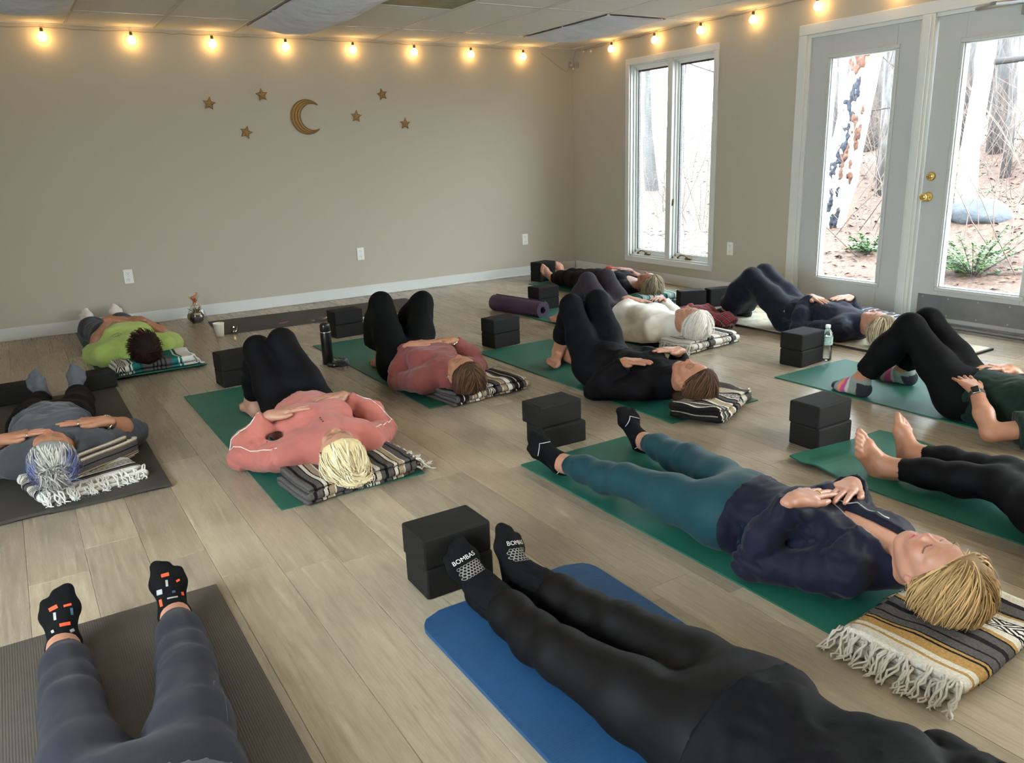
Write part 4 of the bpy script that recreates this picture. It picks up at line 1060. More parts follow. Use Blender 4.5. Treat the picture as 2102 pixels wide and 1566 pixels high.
o = slab('paper_sheet', mat('white_paper', rgb(230, 228, 222), .8), -.1, .1, -.13, .13, .001, lambda X, Y: .004 * np.sin(X * 20) ** 2, nx=10, ny=10); o.location = (-2.89, -1.08, .0008); o.rotation_euler = (0, 0, .5); tag(o, 'white sheet of paper on the floor behind the block stack', 'paper')
o = slab('sticky_note', mat('lilac_paper', rgb(170, 150, 210), .8), -.03, .03, -.03, .03, .001, None, nx=4, ny=4); o.location = (-2.50, -1.02, .0008); tag(o, 'lilac sticky note by the far end of the empty black mat', 'paper')
# thermos and hair tie
blk = mat('matte_black_steel', rgb(24, 23, 24), .35, .3); blkp = mat('black_plastic', rgb(20, 20, 20), .3)
t = thing('water_flask', 'tall black insulated flask standing beside the mauve person\'s mat', 'bottle', (-3.722, -2.36, 0))
MB().lathe([(0, 0), (.031, 0), (.034, .004), (.034, .205), (.032, .212), (0, .212)], 28).build('body', blk, t, True)
MB().lathe([(0, .212), (.031, .212), (.0325, .216), (.0325, .25), (.029, .262), (.018, .268), (0, .269)], 28).box(-.006, .006, -.036, -.028, .222, .262, .002, 1).build('lid', blkp, t, True)
MB().lathe([(.0345, .206), (.0348, .208), (.0345, .212)], 28).build('ring', alum, t, True)
t = thing('hair_scrunchie', 'crumpled black scrunchie at the foot of the black flask', 'hair tie', (-3.672, -2.45, 0))
v, f = sdf_mesh([con((.034 * math.cos(a_), .03 * math.sin(a_), .022 + .006 * math.sin(a_ * 2)), (.034 * math.cos(a_ + .5), .03 * math.sin(a_ + .5), .022 + .006 * math.sin(a_ * 2 + 1)), .017 + .005 * math.sin(a_ * 5), .017, .006) for a_ in np.arange(0, 6.28, .5)], .005, disp=lambda P: .005 * vnoise(P * 70, 3))
raw('fabric_ring', v, f, mat('black_velvet', rgb(18, 17, 18), .8, sheen=.5), t)
v, f = sdf_mesh([ell((-.055, .01, .014), (.03, .02, .014)), ell((-.03, -.015, .012), (.024, .018, .012))], .005, disp=lambda P: .004 * vnoise(P * 60, 8)); raw('loose_end', v, f, blkp, t)
# clear water bottle
t = thing('water_bottle', 'clear plastic water bottle with white cap beside the block stack', 'bottle', (-1.335, -4.255, 0))
pf = [(0, .004), (.02, 0), (.030, .006)]
for k in range(7): pf += [(.0315, .012 + k * .014), (.0295, .019 + k * .014)]
pf += [(.0315, .112), (.0315, .150), (.027, .168), (.016, .186), (.0125, .192), (.0125, .2), (0, .2)]
MB().lathe(pf, 24).build('bottle_body', pet, t, True)
MB().lathe([(.0318, .098), (.0322, .1), (.0322, .142), (.0318, .144)], 24).build('label_wrap', mat('green_white_label', rgb(150, 176, 166), .4, var=.5, vscale=60), t, True)
MB().lathe([(0, .196), (.0145, .196), (.0145, .212), (.013, .215), (0, .215)], 20).build('cap', mat('white_plastic_cap', rgb(235, 235, 235), .4), t, True)
# plaid flannel shirt in a heap
pld = NT('red_plaid_flannel'); o_ = pld.obj(); mp = pld.mapping(o_, (1, 1, 1)); sp = pld.n('ShaderNodeSeparateXYZ'); pld.l(mp, sp.inputs[0])
fx = pld.math('FRACT', pld.math('MULTIPLY', pld.math('ADD', sp.outputs['X'], pld.math('MULTIPLY', sp.outputs['Z'], .6)), 22)); fy = pld.math('FRACT', pld.math('MULTIPLY', pld.math('ADD', sp.outputs['Y'], pld.math('MULTIPLY', sp.outputs['Z'], .7)), 22))
ca = pld.ramp(fx, [(0, rgb(128, 34, 46)), (.45, rgb(40, 34, 46)), (.6, rgb(200, 190, 190)), (.65, rgb(40, 34, 46)), (.85, rgb(128, 34, 46))], 'CONSTANT'); cb = pld.ramp(fy, [(0, rgb(150, 40, 52)), (.45, rgb(52, 44, 56)), (.6, rgb(190, 180, 180)), (.65, rgb(52, 44, 56)), (.85, rgb(150, 40, 52))], 'CONSTANT')
pld.l(pld.mix(.5, ca, cb), pld.p.inputs['Base Color']); pld.set(Roughness=.9); pld = pld.m
def heap(prims, h, seed, a1=.014, a2=.006):
    return sdf_mesh(prims, h, disp=lambda P: a1 * (1 - 2 * np.abs(vnoise(P * np.array([13, 17, 9.]) + seed, 3))) + a2 * vnoise(P * 38, 4))
t = thing('plaid_shirt', 'crumpled red and black plaid shirt behind the white haired head', 'shirt', (-1.16, -3.08, 0))
v, f = heap([ell((0, 0, .06), (.13, .13, .06)), ell((-.08, .16, .07), (.10, .11, .05)), ell((.07, -.11, .05), (.09, .11, .055)), con((-.12, .12, .07), (-.19, .28, .04), .05, .032), con((.05, .02, .08), (.13, .18, .04), .05, .035), ell((.02, .05, .11), (.07, .09, .03))], .009, 3, .020, .008)
raw('shirt_fabric', v, f, pld, t)
v, f = heap([ell((-.08, -.05, .03), (.07, .09, .03)), ell((-.12, .03, .028), (.05, .07, .026))], .009, 8); raw('grey_lining', v, f, mat('grey_fleece', rgb(84, 82, 82), .9), t)
# red cup beyond the far person and rolled blanket by the door
t = thing('red_cup', 'small red ridged cup by the wall below the window', 'cup', (-.42, -1.12, 0))
prr = [(0, 0), (.055, 0)]
for k in range(5): prr += [(.052, .02 + k * .028), (.048, .034 + k * .028)]
MB().lathe(prr + [(.044, .165), (.02, .175), (0, .175)], 24).build('cup_body', mat('red_plastic', rgb(176, 34, 42), .4), t, True)
blanket('grey checked folded blanket beyond the person in navy by the door', blanket_material('grey_check_weave', falsa(0, 3, [(.04, GRY), (.02, WHT), (.06, rgb(96, 104, 116)), (.03, BLK), (.05, rgb(150, 152, 156)), (.1, GRY)])), (-.27, -3.88, 0), PI / 2, .42, .26, 4, .022, 51, None, None, 0, 0, .008)
# ------------------------------------------------------------------ people: joint positions in metres
JOINTS = {
    'green': {'head': [-4.701, -1.76, 0.165], 'neck': [-4.721, -1.567, 0.103], 'pelvis': [-4.753, -1.033, 0.118], 'shL': [-4.9, -1.544, 0.094], 'shR': [-4.544, -1.527, 0.094], 'elL': [-4.96, -1.253, 0.056], 'elR': [-4.456, -1.242, 0.053], 'wrL': [-4.809, -1.2, 0.235], 'wrR': [-4.638, -1.25, 0.23], 'fiL': [-4.714, -1.2, 0.25], 'fiR': [-4.723, -1.132, 0.246], 'knL': [-4.895, -0.587, 0.105], 'knR': [-4.69, -0.566, 0.105], 'anL': [-4.873, -0.2, 0.062], 'anR': [-4.693, -0.18, 0.063], 'toL': [-4.91, -0.075, 0.2], 'toR': [-4.655, -0.065, 0.21], 'hipL': [-4.844, -1.024, 0.11], 'hipR': [-4.665, -1.006, 0.11]},
    'gray': {'head': [-5.306, -3.721, 0.17], 'neck': [-5.287, -3.549, 0.114], 'pelvis': [-5.285, -3.068, 0.118], 'shL': [-5.446, -3.52, 0.104], 'shR': [-5.129, -3.516, 0.106], 'elL': [-5.583, -3.29, 0.063], 'elR': [-4.987, -3.288, 0.066], 'wrL': [-5.462, -3.441, 0.191], 'wrR': [-5.097, -3.447, 0.194], 'fiL': [-5.334, -3.481, 0.216], 'fiR': [-5.241, -3.455, 0.224], 'knL': [-5.342, -2.665, 0.105], 'knR': [-5.137, -2.662, 0.105], 'anL': [-5.296, -2.296, 0.06], 'anR': [-5.136, -2.289, 0.062], 'toL': [-5.33, -2.2, 0.2], 'toR': [-5.1, -2.19, 0.205], 'hipL': [-5.367, -3.058, 0.11], 'hipR': [-5.205, -3.051, 0.11]},
    'pink': {'head': [-4.373, -4.35, 0.151], 'neck': [-4.347, -4.167, 0.124], 'pelvis': [-4.303, -3.69, 0.119], 'shL': [-4.508, -4.116, 0.099], 'shR': [-4.183, -4.162, 0.113], 'elL': [-4.643, -3.883, 0.051], 'elR': [-4.025, -3.946, 0.059], 'wrL': [-4.521, -3.949, 0.23], 'wrR': [-4.167, -3.851, 0.2], 'fiL': [-4.399, -3.985, 0.257], 'fiR': [-4.329, -3.926, 0.248], 'knL': [-4.397, -3.378, 0.39], 'knR': [-4.305, -3.47, 0.426], 'anL': [-4.404, -3.162, 0.081], 'anR': [-4.229, -3.347, 0.08], 'toL': [-4.406, -2.986, 0.028], 'toR': [-4.23, -3.174, 0.025], 'hipL': [-4.381, -3.661, 0.112], 'hipR': [-4.221, -3.689, 0.11]},
    'maroon': {'head': [-3.455, -3.674, 0.164], 'neck': [-3.442, -3.497, 0.119], 'pelvis': [-3.487, -3.026, 0.117], 'shL': [-3.602, -3.483, 0.106], 'shR': [-3.287, -3.448, 0.105], 'elL': [-3.626, -3.217, 0.059], 'elR': [-3.121, -3.235, 0.059], 'wrL': [-3.527, -3.211, 0.242], 'wrR': [-3.272, -3.212, 0.23], 'fiL': [-3.416, -3.214, 0.252], 'fiR': [-3.395, -3.158, 0.242], 'knL': [-3.531, -2.838, 0.429], 'knR': [-3.251, -2.806, 0.396], 'anL': [-3.506, -2.719, 0.079], 'anR': [-3.33, -2.623, 0.08], 'toL': [-3.498, -2.546, 0.023], 'toR': [-3.329, -2.449, 0.025], 'hipL': [-3.563, -3.056, 0.108], 'hipR': [-3.404, -3.028, 0.11]},
    'black': {'head': [-2.626, -4.462, 0.156], 'neck': [-2.633, -4.282, 0.113], 'pelvis': [-2.651, -3.801, 0.117], 'shL': [-2.792, -4.272, 0.102], 'shR': [-2.478, -4.231, 0.108], 'elL': [-2.906, -4.032, 0.056], 'elR': [-2.316, -4.016, 0.062], 'wrL': [-2.798, -4.161, 0.215], 'wrR': [-2.428, -4.15, 0.213], 'fiL': [-2.779, -4.311, 0.244], 'fiR': [-2.571, -4.14, 0.24], 'knL': [-2.653, -3.515, 0.396], 'knR': [-2.493, -3.548, 0.409], 'anL': [-2.602, -3.311, 0.083], 'anR': [-2.54, -3.376, 0.08], 'toL': [-2.735, -3.411, 0.027], 'toR': [-2.535, -3.203, 0.025], 'hipL': [-2.731, -3.78, 0.112], 'hipR': [-2.57, -3.792, 0.11]},
    'white': {'head': [-1.755, -3.567, 0.188], 'neck': [-1.767, -3.394, 0.128], 'pelvis': [-1.821, -2.919, 0.119], 'shL': [-1.928, -3.381, 0.11], 'shR': [-1.614, -3.343, 0.107], 'elL': [-1.913, -3.118, 0.054], 'elR': [-1.453, -3.126, 0.059], 'wrL': [-1.789, -3.0, 0.208], 'wrR': [-1.456, -2.964, 0.222], 'fiL': [-1.642, -3.028, 0.241], 'fiR': [-1.588, -3.039, 0.246], 'knL': [-1.851, -2.627, 0.353], 'knR': [-1.673, -2.616, 0.36], 'anL': [-1.896, -2.374, 0.08], 'anR': [-1.739, -2.376, 0.08], 'toL': [-1.895, -2.2, 0.025], 'toR': [-1.739, -2.202, 0.025], 'hipL': [-1.902, -2.931, 0.11], 'hipR': [-1.74, -2.911, 0.11]},
    'far': {'head': [-0.785, -2.086, 0.157], 'neck': [-0.781, -1.91, 0.107], 'pelvis': [-0.862, -1.44, 0.11], 'shL': [-0.941, -1.912, 0.1], 'shR': [-0.629, -1.849, 0.102], 'elL': [-1.081, -1.681, 0.061], 'elR': [-0.464, -1.635, 0.06], 'wrL': [-0.957, -1.698, 0.223], 'wrR': [-0.638, -1.647, 0.21], 'fiL': [-0.766, -1.614, 0.246], 'fiR': [-0.737, -1.599, 0.238], 'knL': [-0.883, -1.06, 0.105], 'knR': [-0.724, -1.027, 0.105], 'anL': [-0.803, -0.697, 0.06], 'anR': [-0.646, -0.663, 0.061], 'toL': [-0.89, -0.6, 0.185], 'toR': [-0.64, -0.565, 0.195], 'hipL': [-0.944, -1.448, 0.11], 'hipR': [-0.784, -1.416, 0.11]},
    'navy': {'head': [-0.847, -4.248, 0.14], 'neck': [-0.783, -4.08, 0.108], 'pelvis': [-0.822, -3.604, 0.118], 'shL': [-0.944, -4.065, 0.097], 'shR': [-0.628, -4.033, 0.103], 'elL': [-1.015, -3.805, 0.067], 'elR': [-0.471, -3.813, 0.06], 'wrL': [-0.832, -3.748, 0.194], 'wrR': [-0.63, -3.885, 0.211], 'fiL': [-0.877, -3.917, 0.248], 'fiR': [-0.807, -3.875, 0.236], 'knL': [-0.919, -3.306, 0.35], 'knR': [-0.793, -3.312, 0.364], 'anL': [-0.875, -3.05, 0.08], 'anR': [-0.74, -3.074, 0.08], 'toL': [-0.869, -2.876, 0.026], 'toR': [-0.74, -2.9, 0.025], 'hipL': [-0.903, -3.617, 0.11], 'hipR': [-0.74, -3.606, 0.11]},
    'dgreen': {'head': [-1.706, -5.938, 0.12], 'neck': [-1.706, -5.763, 0.112], 'pelvis': [-1.716, -5.283, 0.119], 'shL': [-1.864, -5.733, 0.102], 'shR': [-1.548, -5.733, 0.102], 'elL': [-2.035, -5.563, 0.065], 'elR': [-1.412, -5.464, 0.061], 'wrL': [-1.907, -5.419, 0.187], 'wrR': [-1.558, -5.374, 0.216], 'fiL': [-1.818, -5.293, 0.224], 'fiR': [-1.702, -5.328, 0.244], 'knL': [-1.773, -5.015, 0.384], 'knR': [-1.606, -5.004, 0.387], 'anL': [-1.807, -4.798, 0.081], 'anR': [-1.482, -4.823, 0.083], 'toL': [-1.802, -4.626, 0.024], 'toR': [-1.451, -4.656, 0.024], 'hipL': [-1.797, -5.295, 0.11], 'hipR': [-1.635, -5.281, 0.11]},
    'barefoot': {'head': [-2.749, -6.885, 0.11], 'neck': [-2.749, -6.71, 0.112], 'pelvis': [-2.759, -6.23, 0.11], 'shL': [-2.907, -6.68, 0.102], 'shR': [-2.591, -6.68, 0.102], 'knL': [-2.631, -5.894, 0.107], 'knR': [-2.533, -5.87, 0.108], 'anL': [-2.683, -5.526, 0.058], 'anR': [-2.468, -5.505, 0.057], 'toL': [-2.764, -5.429, 0.192], 'toR': [-2.402, -5.389, 0.184], 'hipL': [-2.841, -6.233, 0.11], 'hipR': [-2.677, -6.241, 0.11]},
    'teal': {'head': [-3.454, -6.158, 0.164], 'neck': [-3.411, -5.979, 0.122], 'pelvis': [-3.486, -5.507, 0.119], 'shL': [-3.569, -5.978, 0.114], 'shR': [-3.259, -5.921, 0.111], 'elL': [-3.656, -5.723, 0.059], 'elR': [-3.135, -5.686, 0.066], 'wrL': [-3.571, -5.803, 0.255], 'wrR': [-3.287, -5.787, 0.211], 'fiL': [-3.432, -5.788, 0.248], 'fiR': [-3.518, -5.852, 0.243], 'knL': [-3.605, -5.123, 0.106], 'knR': [-3.287, -5.112, 0.107], 'anL': [-3.624, -4.752, 0.06], 'anR': [-3.203, -4.751, 0.058], 'toL': [-3.725, -4.645, 0.18], 'toR': [-3.235, -4.66, 0.2], 'hipL': [-3.567, -5.514, 0.11], 'hipR': [-3.407, -5.487, 0.11]},
    'bombas': {'head': [-4.235, -6.861, 0.11], 'neck': [-4.235, -6.686, 0.112], 'pelvis': [-4.245, -6.206, 0.119], 'shL': [-4.393, -6.656, 0.102], 'shR': [-4.077, -6.656, 0.102], 'knL': [-4.383, -5.809, 0.097], 'knR': [-4.199, -5.813, 0.099], 'anL': [-4.363, -5.414, 0.066], 'anR': [-4.233, -5.422, 0.064], 'toL': [-4.392, -5.27, 0.184], 'toR': [-4.211, -5.287, 0.199], 'hipL': [-4.33, -6.215, 0.11], 'hipR': [-4.161, -6.221, 0.11]},
    'floral': {'head': [-5.264, -6.415, 0.11], 'neck': [-5.264, -6.24, 0.112], 'pelvis': [-5.274, -5.76, 0.12], 'shL': [-5.422, -6.21, 0.102], 'shR': [-5.106, -6.21, 0.102], 'knL': [-5.366, -5.37, 0.107], 'knR': [-5.133, -5.386, 0.105], 'anL': [-5.368, -5.0, 0.059], 'anR': [-5.1, -5.016, 0.06], 'toL': [-5.355, -4.863, 0.176], 'toR': [-5.094, -4.879, 0.177], 'hipL': [-5.356, -5.763, 0.11], 'hipR': [-5.194, -5.774, 0.11]},
}
skin_m = NT('skin'); at = skin_m.n('ShaderNodeAttribute', attribute_name='Col'); so = skin_m.obj()
sn = skin_m.noise(so, 30, 4, .6)
skin_m.l(skin_m.mix(.35, at.outputs['Color'], skin_m.ramp(sn, [(.3, (.40, .36, .35)), (.7, (.62, .60, .60))]), 'OVERLAY'), skin_m.p.inputs['Base Color'])
skin_m.set(Roughness=.5); skin_m.p.inputs['Subsurface Weight'].default_value = .12; skin_m.p.inputs['Subsurface Radius'].default_value = (.01, .004, .002)
skin_m.p.inputs['Subsurface Scale'].default_value = .5
skin_m.bump(skin_m.noise(so, 420, 2), .12, .0008); skin_m = skin_m.m
def cloth(name, col, rough=.85, bs=900, bump=.25, var=.10, sheen=.15):
    return mat(name, col, rough, bump=bump, bscale=bs, bdist=.0008, var=var, vscale=7, sheen=sheen, spec=.1)
def capc(a, b, ra, rb, k=.02): return ('k', np.asarray(a, float), np.asarray(b, float), ra, rb, k, None, 1)
_pd, _pb = prim_d, prim_bb
def prim_d(p, X):
    if p[0] != 'k': return _pd(p, X)
    _, a, b, ra, rb, k, up, fl = p
    ab = b - a; L = np.linalg.norm(ab); q = X - a; tt = (q @ ab) / (L * L); t = np.clip(tt, 0, 1)
    v = q - t[..., None] * ab; rad = q - tt[..., None] * ab
    d = np.where(tt > 1, np.maximum(np.sqrt((rad * rad).sum(-1)) - rb, 0), 0)
    inner = np.sqrt((v * v).sum(-1)) - (ra + (rb - ra) * t)
    return np.where(tt > 1, np.sqrt(d * d + ((tt - 1) * L) ** 2), np.maximum(inner, (tt - 1) * L) if True else inner)
def prim_bb(p):
    return _pb(('c',) + p[1:]) if p[0] == 'k' else _pb(p)

def hand_prims(wr, tip, n, side, s=.95, curl=.16, spread=.10, inset=0.0):
    """palm, four jointed fingers of unequal length and a thumb; n = outward palm normal"""
    d = nrm(tip - wr); n = nrm(n - d * (n @ d)); th = np.cross(d, n) if side == 'R' else np.cross(n, d)
    P = lambda f, l, o=0: wr + s * (f * d + l * th + o * n)
    pr = [con(P(-.03, 0), P(.012, 0), .0235 * s, .025 * s, .012, n, 1.35), con(P(.01, .010), P(.05, .018), .021 * s, .018 * s, .012, n, 1.3), con(P(.01, -.010), P(.05, -.020), .020 * s, .017 * s, .012, n, 1.3)]
    for l0, l1 in ((.010, .030), (.004, .010), (-.004, -.010), (-.010, -.030)): pr.append(con(P(.012, l0), P(.088 - abs(l1) * .22, l1), .0145 * s, .0118 * s, .010))
    fing = [(.030, .084, (.041, .025, .021), .0092), (.0098, .088, (.045, .029, .022), .0095), (-.0102, .084, (.041, .027, .021), .0090), (-.0295, .076, (.032, .020, .019), .0080)]
    for i, (l, f0, ph, r) in enumerate(fing):
        a = spread * (1.15 - .77 * i); dd = nrm(d * math.cos(a) + th * math.sin(a)); p = P(f0, l); c = curl * (.6 + .15 * i)
        for j, L in enumerate(ph):
            c += curl * (.55 if j else .2); q = p + s * L * (dd * math.cos(c) + n * math.sin(c) * .75)
            pr.append(con(p, q, r * s * (1 - .08 * j), r * s * (.93 - .10 * j), .0035)); p = q
    t0, t1, t2, t3 = P(.012, .020, .004), P(.045, .042, .008), P(.070, .053, .009), P(.092, .056, .007)
    pr += [con(t0, t1, .0155 * s, .0125 * s, .010), con(t1, t2, .0115 * s, .0102 * s, .004), con(t2, t3, .0102 * s, .0078 * s, .004)]
    return pr
def foot_axes(A, T, K, ex, side):
    s = nrm(A - K); e1 = nrm(T - A); e2 = nrm(s - e1 * (s @ e1)); ph = .32
    f = math.cos(ph) * e1 - math.sin(ph) * e2; u = math.sin(ph) * e1 + math.cos(ph) * e2
    m = np.cross(f, u); m = m if (m @ ex) * (1 if side == 'L' else -1) > 0 else -m
    return f, m, u, s
def foot_prims(A, T, K, ex, side, sc=.95, off=0, sock=False):
    f, m, u, s = foot_axes(A, T, K, ex, side); P = lambda a, b, c: A + sc * (a * f + b * m + c * u); o = off
    R = np.stack([f, m, u])
    pr = [con(A - s * .06, A, .036 * sc + o, .0345 * sc + o, .02), ell(P(-.043, 0, .042), np.array([.034, .031, .036]) * sc + o, R, .025), con(P(-.035, 0, -.03), P(-.045, 0, .03), .017 * sc + o, .024 * sc + o, .02),
          con(P(.005, .004, .012), P(.092, .008, .040), .035 * sc + o, .026 * sc + o, .025), con(P(.098, .024, .050), P(.088, -.026, .055), .0225 * sc + o, .0185 * sc + o, .02),
          con(P(-.035, -.006, .058), P(.085, -.024, .058), .020 * sc + o, .017 * sc + o, .02), con(P(-.03, .006, .056), P(.095, .022, .055), .019 * sc + o, .018 * sc + o, .02),
          ell(P(0, .024, .004), np.array([.014, .016, .014]) * sc + o, R, .012), ell(P(-.004, -.022, .010), np.array([.014, .016, .014]) * sc + o, R, .012)]
    if sock: pr += [con(P(.10, .022, .050), P(.150, .022, .054), .021 * sc + o, .0155 * sc + o, .018), con(P(.10, -.004, .052), P(.142, -.004, .056), .018 * sc + o, .013 * sc + o, .018), con(P(.092, -.026, .055), P(.122, -.032, .058), .016 * sc + o, .012 * sc + o, .018)]
    else:
        pr += [con(P(.10, .026, .050), P(.138, .028, .052), .0165 * sc, .0150 * sc, .008), con(P(.138, .028, .052), P(.163, .025, .053), .0145 * sc, .0115 * sc, .005)]
        for b, e in ((.0075, .160), (-.0075, .152), (-.0215, .141), (-.0345, .126)):
            pr += [con(P(.096, b * .95, .050), P(e - .018, b, .046), .0098 * sc, .0082 * sc, .005), con(P(e - .018, b, .046), P(e, b, .055), .0084 * sc, .0078 * sc, .003)]
    return pr
class Head:
    def __init__(self, c, crown, face, s):
        self.c = np.asarray(c, float); self.f = nrm(face); u = np.asarray(crown, float); self.u = nrm(u - self.f * (u @ self.f)); self.r = np.cross(self.f, self.u); self.s = s
        self.M = np.stack([self.r, self.f, self.u])           # rows: right, face, crown
    def w(self, p): return self.c + self.s * (np.asarray(p, float) @ self.M)
    def loc(self, P): return (P - self.c) @ self.M.T / self.s
    def e(self, c, r, k=.02, R=None): return ell(self.w(c), np.array(r) * self.s, self.M if R is None else R @ self.M, k)
    def k(self, a, b, ra, rb, k=.012): return con(self.w(a), self.w(b), ra * self.s, rb * self.s, k)
def head_prims(h, ear=True, jaw=1.0):
    pr = [h.e((0, -.012, .040), (.073, .094, .082), .03), h.e((0, .020, -.020), (.061 * jaw, .066, .085), .03), h.e((0, .056, -.093), (.025, .024, .020), .03)]
    for x in (-1, 1):
        pr += [h.k((x * .053 * jaw, .0, -.050), (x * .018, .055, -.096), .015, .014, .03), h.e((x * .037, .060, -.024), (.020, .020, .018), .025), h.k((x * .010, .078, .022), (x * .046, .062, .020), .0085, .0075, .012),
               h.e((x * .0305, .067, .003), (.0165, .0145, .0115), .007), h.e((x * .0115, .085, -.033), (.0085, .011, .0075), .008), h.e((x * .022, .070, -.050), (.018, .012, .016), .02)]
    pr += [h.k((0, .076, .016), (0, .092, -.024), .0075, .0095, .010), h.e((0, .094, -.030), (.0105, .0115, .009), .008),
           h.k((-.017, .075, -.0625), (0, .081, -.0605), .0042, .0055, .005), h.k((.017, .075, -.0625), (0, .081, -.0605), .0042, .0055, .005), h.k((-.015, .075, -.0705), (0, .080, -.0725), .0048, .0065, .005), h.k((.015, .075, -.0705), (0, .080, -.0725), .0048, .0065, .005)]
    subs = [h.k((-.020, .083, -.0665), (.020, .083, -.0665), .0012, .0012, .004), h.e((.0065, .094, -.0395), (.0035, .006, .0035), .004), h.e((-.0065, .094, -.0395), (.0035, .006, .0035), .004)]
    for x in (-1, 1): subs.append(h.k((x * .030 - .013, .0775, -.0035), (x * .030 + .013, .0775, -.0035), .0010, .0010, .003))
    if ear:
        for x in (-1, 1):
            pr += [h.e((x * .073, -.012, -.004), (.007, .019, .031), .006), h.k((x * .078, -.022, .018), (x * .076, -.026, -.012), .0045, .004, .004), h.k((x * .074, .0, -.030), (x * .075, -.006, -.034), .006, .006, .006)]
            subs.append(h.e((x * .083, -.006, -.004), (.007, .009, .014), .006))
    return pr, subs
def head_color(q, base, lip, brow, rosy=1.0):
    x, y, z = np.abs(q[:, 0]), q[:, 1], q[:, 2]; c = np.tile(np.array(base), (len(q), 1))
    def blend(w, col): nonlocal c; w = np.clip(w, 0, 1)[:, None] * (y > .03)[:, None]; c = c * (1 - w) + np.array(col) * w
    red = np.array(base) * np.array([1.06, .80, .78])
    blend(.55 * rosy * np.exp(-(((x - .038) / .02) ** 2 + ((z + .028) / .02) ** 2)), red); blend(.7 * rosy * np.exp(-((x / .014) ** 2 + ((z + .03) / .016) ** 2)), red)
    zl = -.0655 - .2 * x
    blend(1.5 * np.clip(1 - (x / .024) ** 2 - ((z + .0665) / .0115) ** 2, 0, 1), lip)
    blend(1.1 * (x < .021) * np.exp(-((z + .0665) / .0016) ** 2), np.array(lip) * .35)
    dx = (x - .0305) / .0165; zz = -.0055 + .006 * dx * dx
    blend(1.3 * (np.abs(dx) < 1.05) * np.exp(-((z - zz) / .0021) ** 2), np.array([.035, .022, .018])); blend(.35 * (np.abs(dx) < 1.1) * np.exp(-((z - .009) / .003) ** 2), np.array(base) * .5)
    bz = .026 + .004 * np.clip((x - .012) / .02, 0, 1) - .012 * np.clip((x - .034) / .018, 0, 1)
    blend(.75 * ((x > .010) & (x < .05)) * np.exp(-((z - bz) / .0038) ** 2), brow)
    return c
HC, HR = np.array([0, -.014, .040]), np.array([.078, .099, .088])
def hair_cap(h, line=.011, extra=(), infl=.006, hh=.007, bump=.004):
    nn = h.M.T @ np.array([0, .78, -.62]); pt = h.w(nrm([0, .78, -.62]) * line)
    return sdf_mesh([h.e(HC, HR + infl, .02)] + list(extra), hh, cuts=[(pt, nn)], disp=lambda P: bump * vnoise((P - h.c) @ h.M.T * np.array([60, 14, 30.]) / h.s, 2))
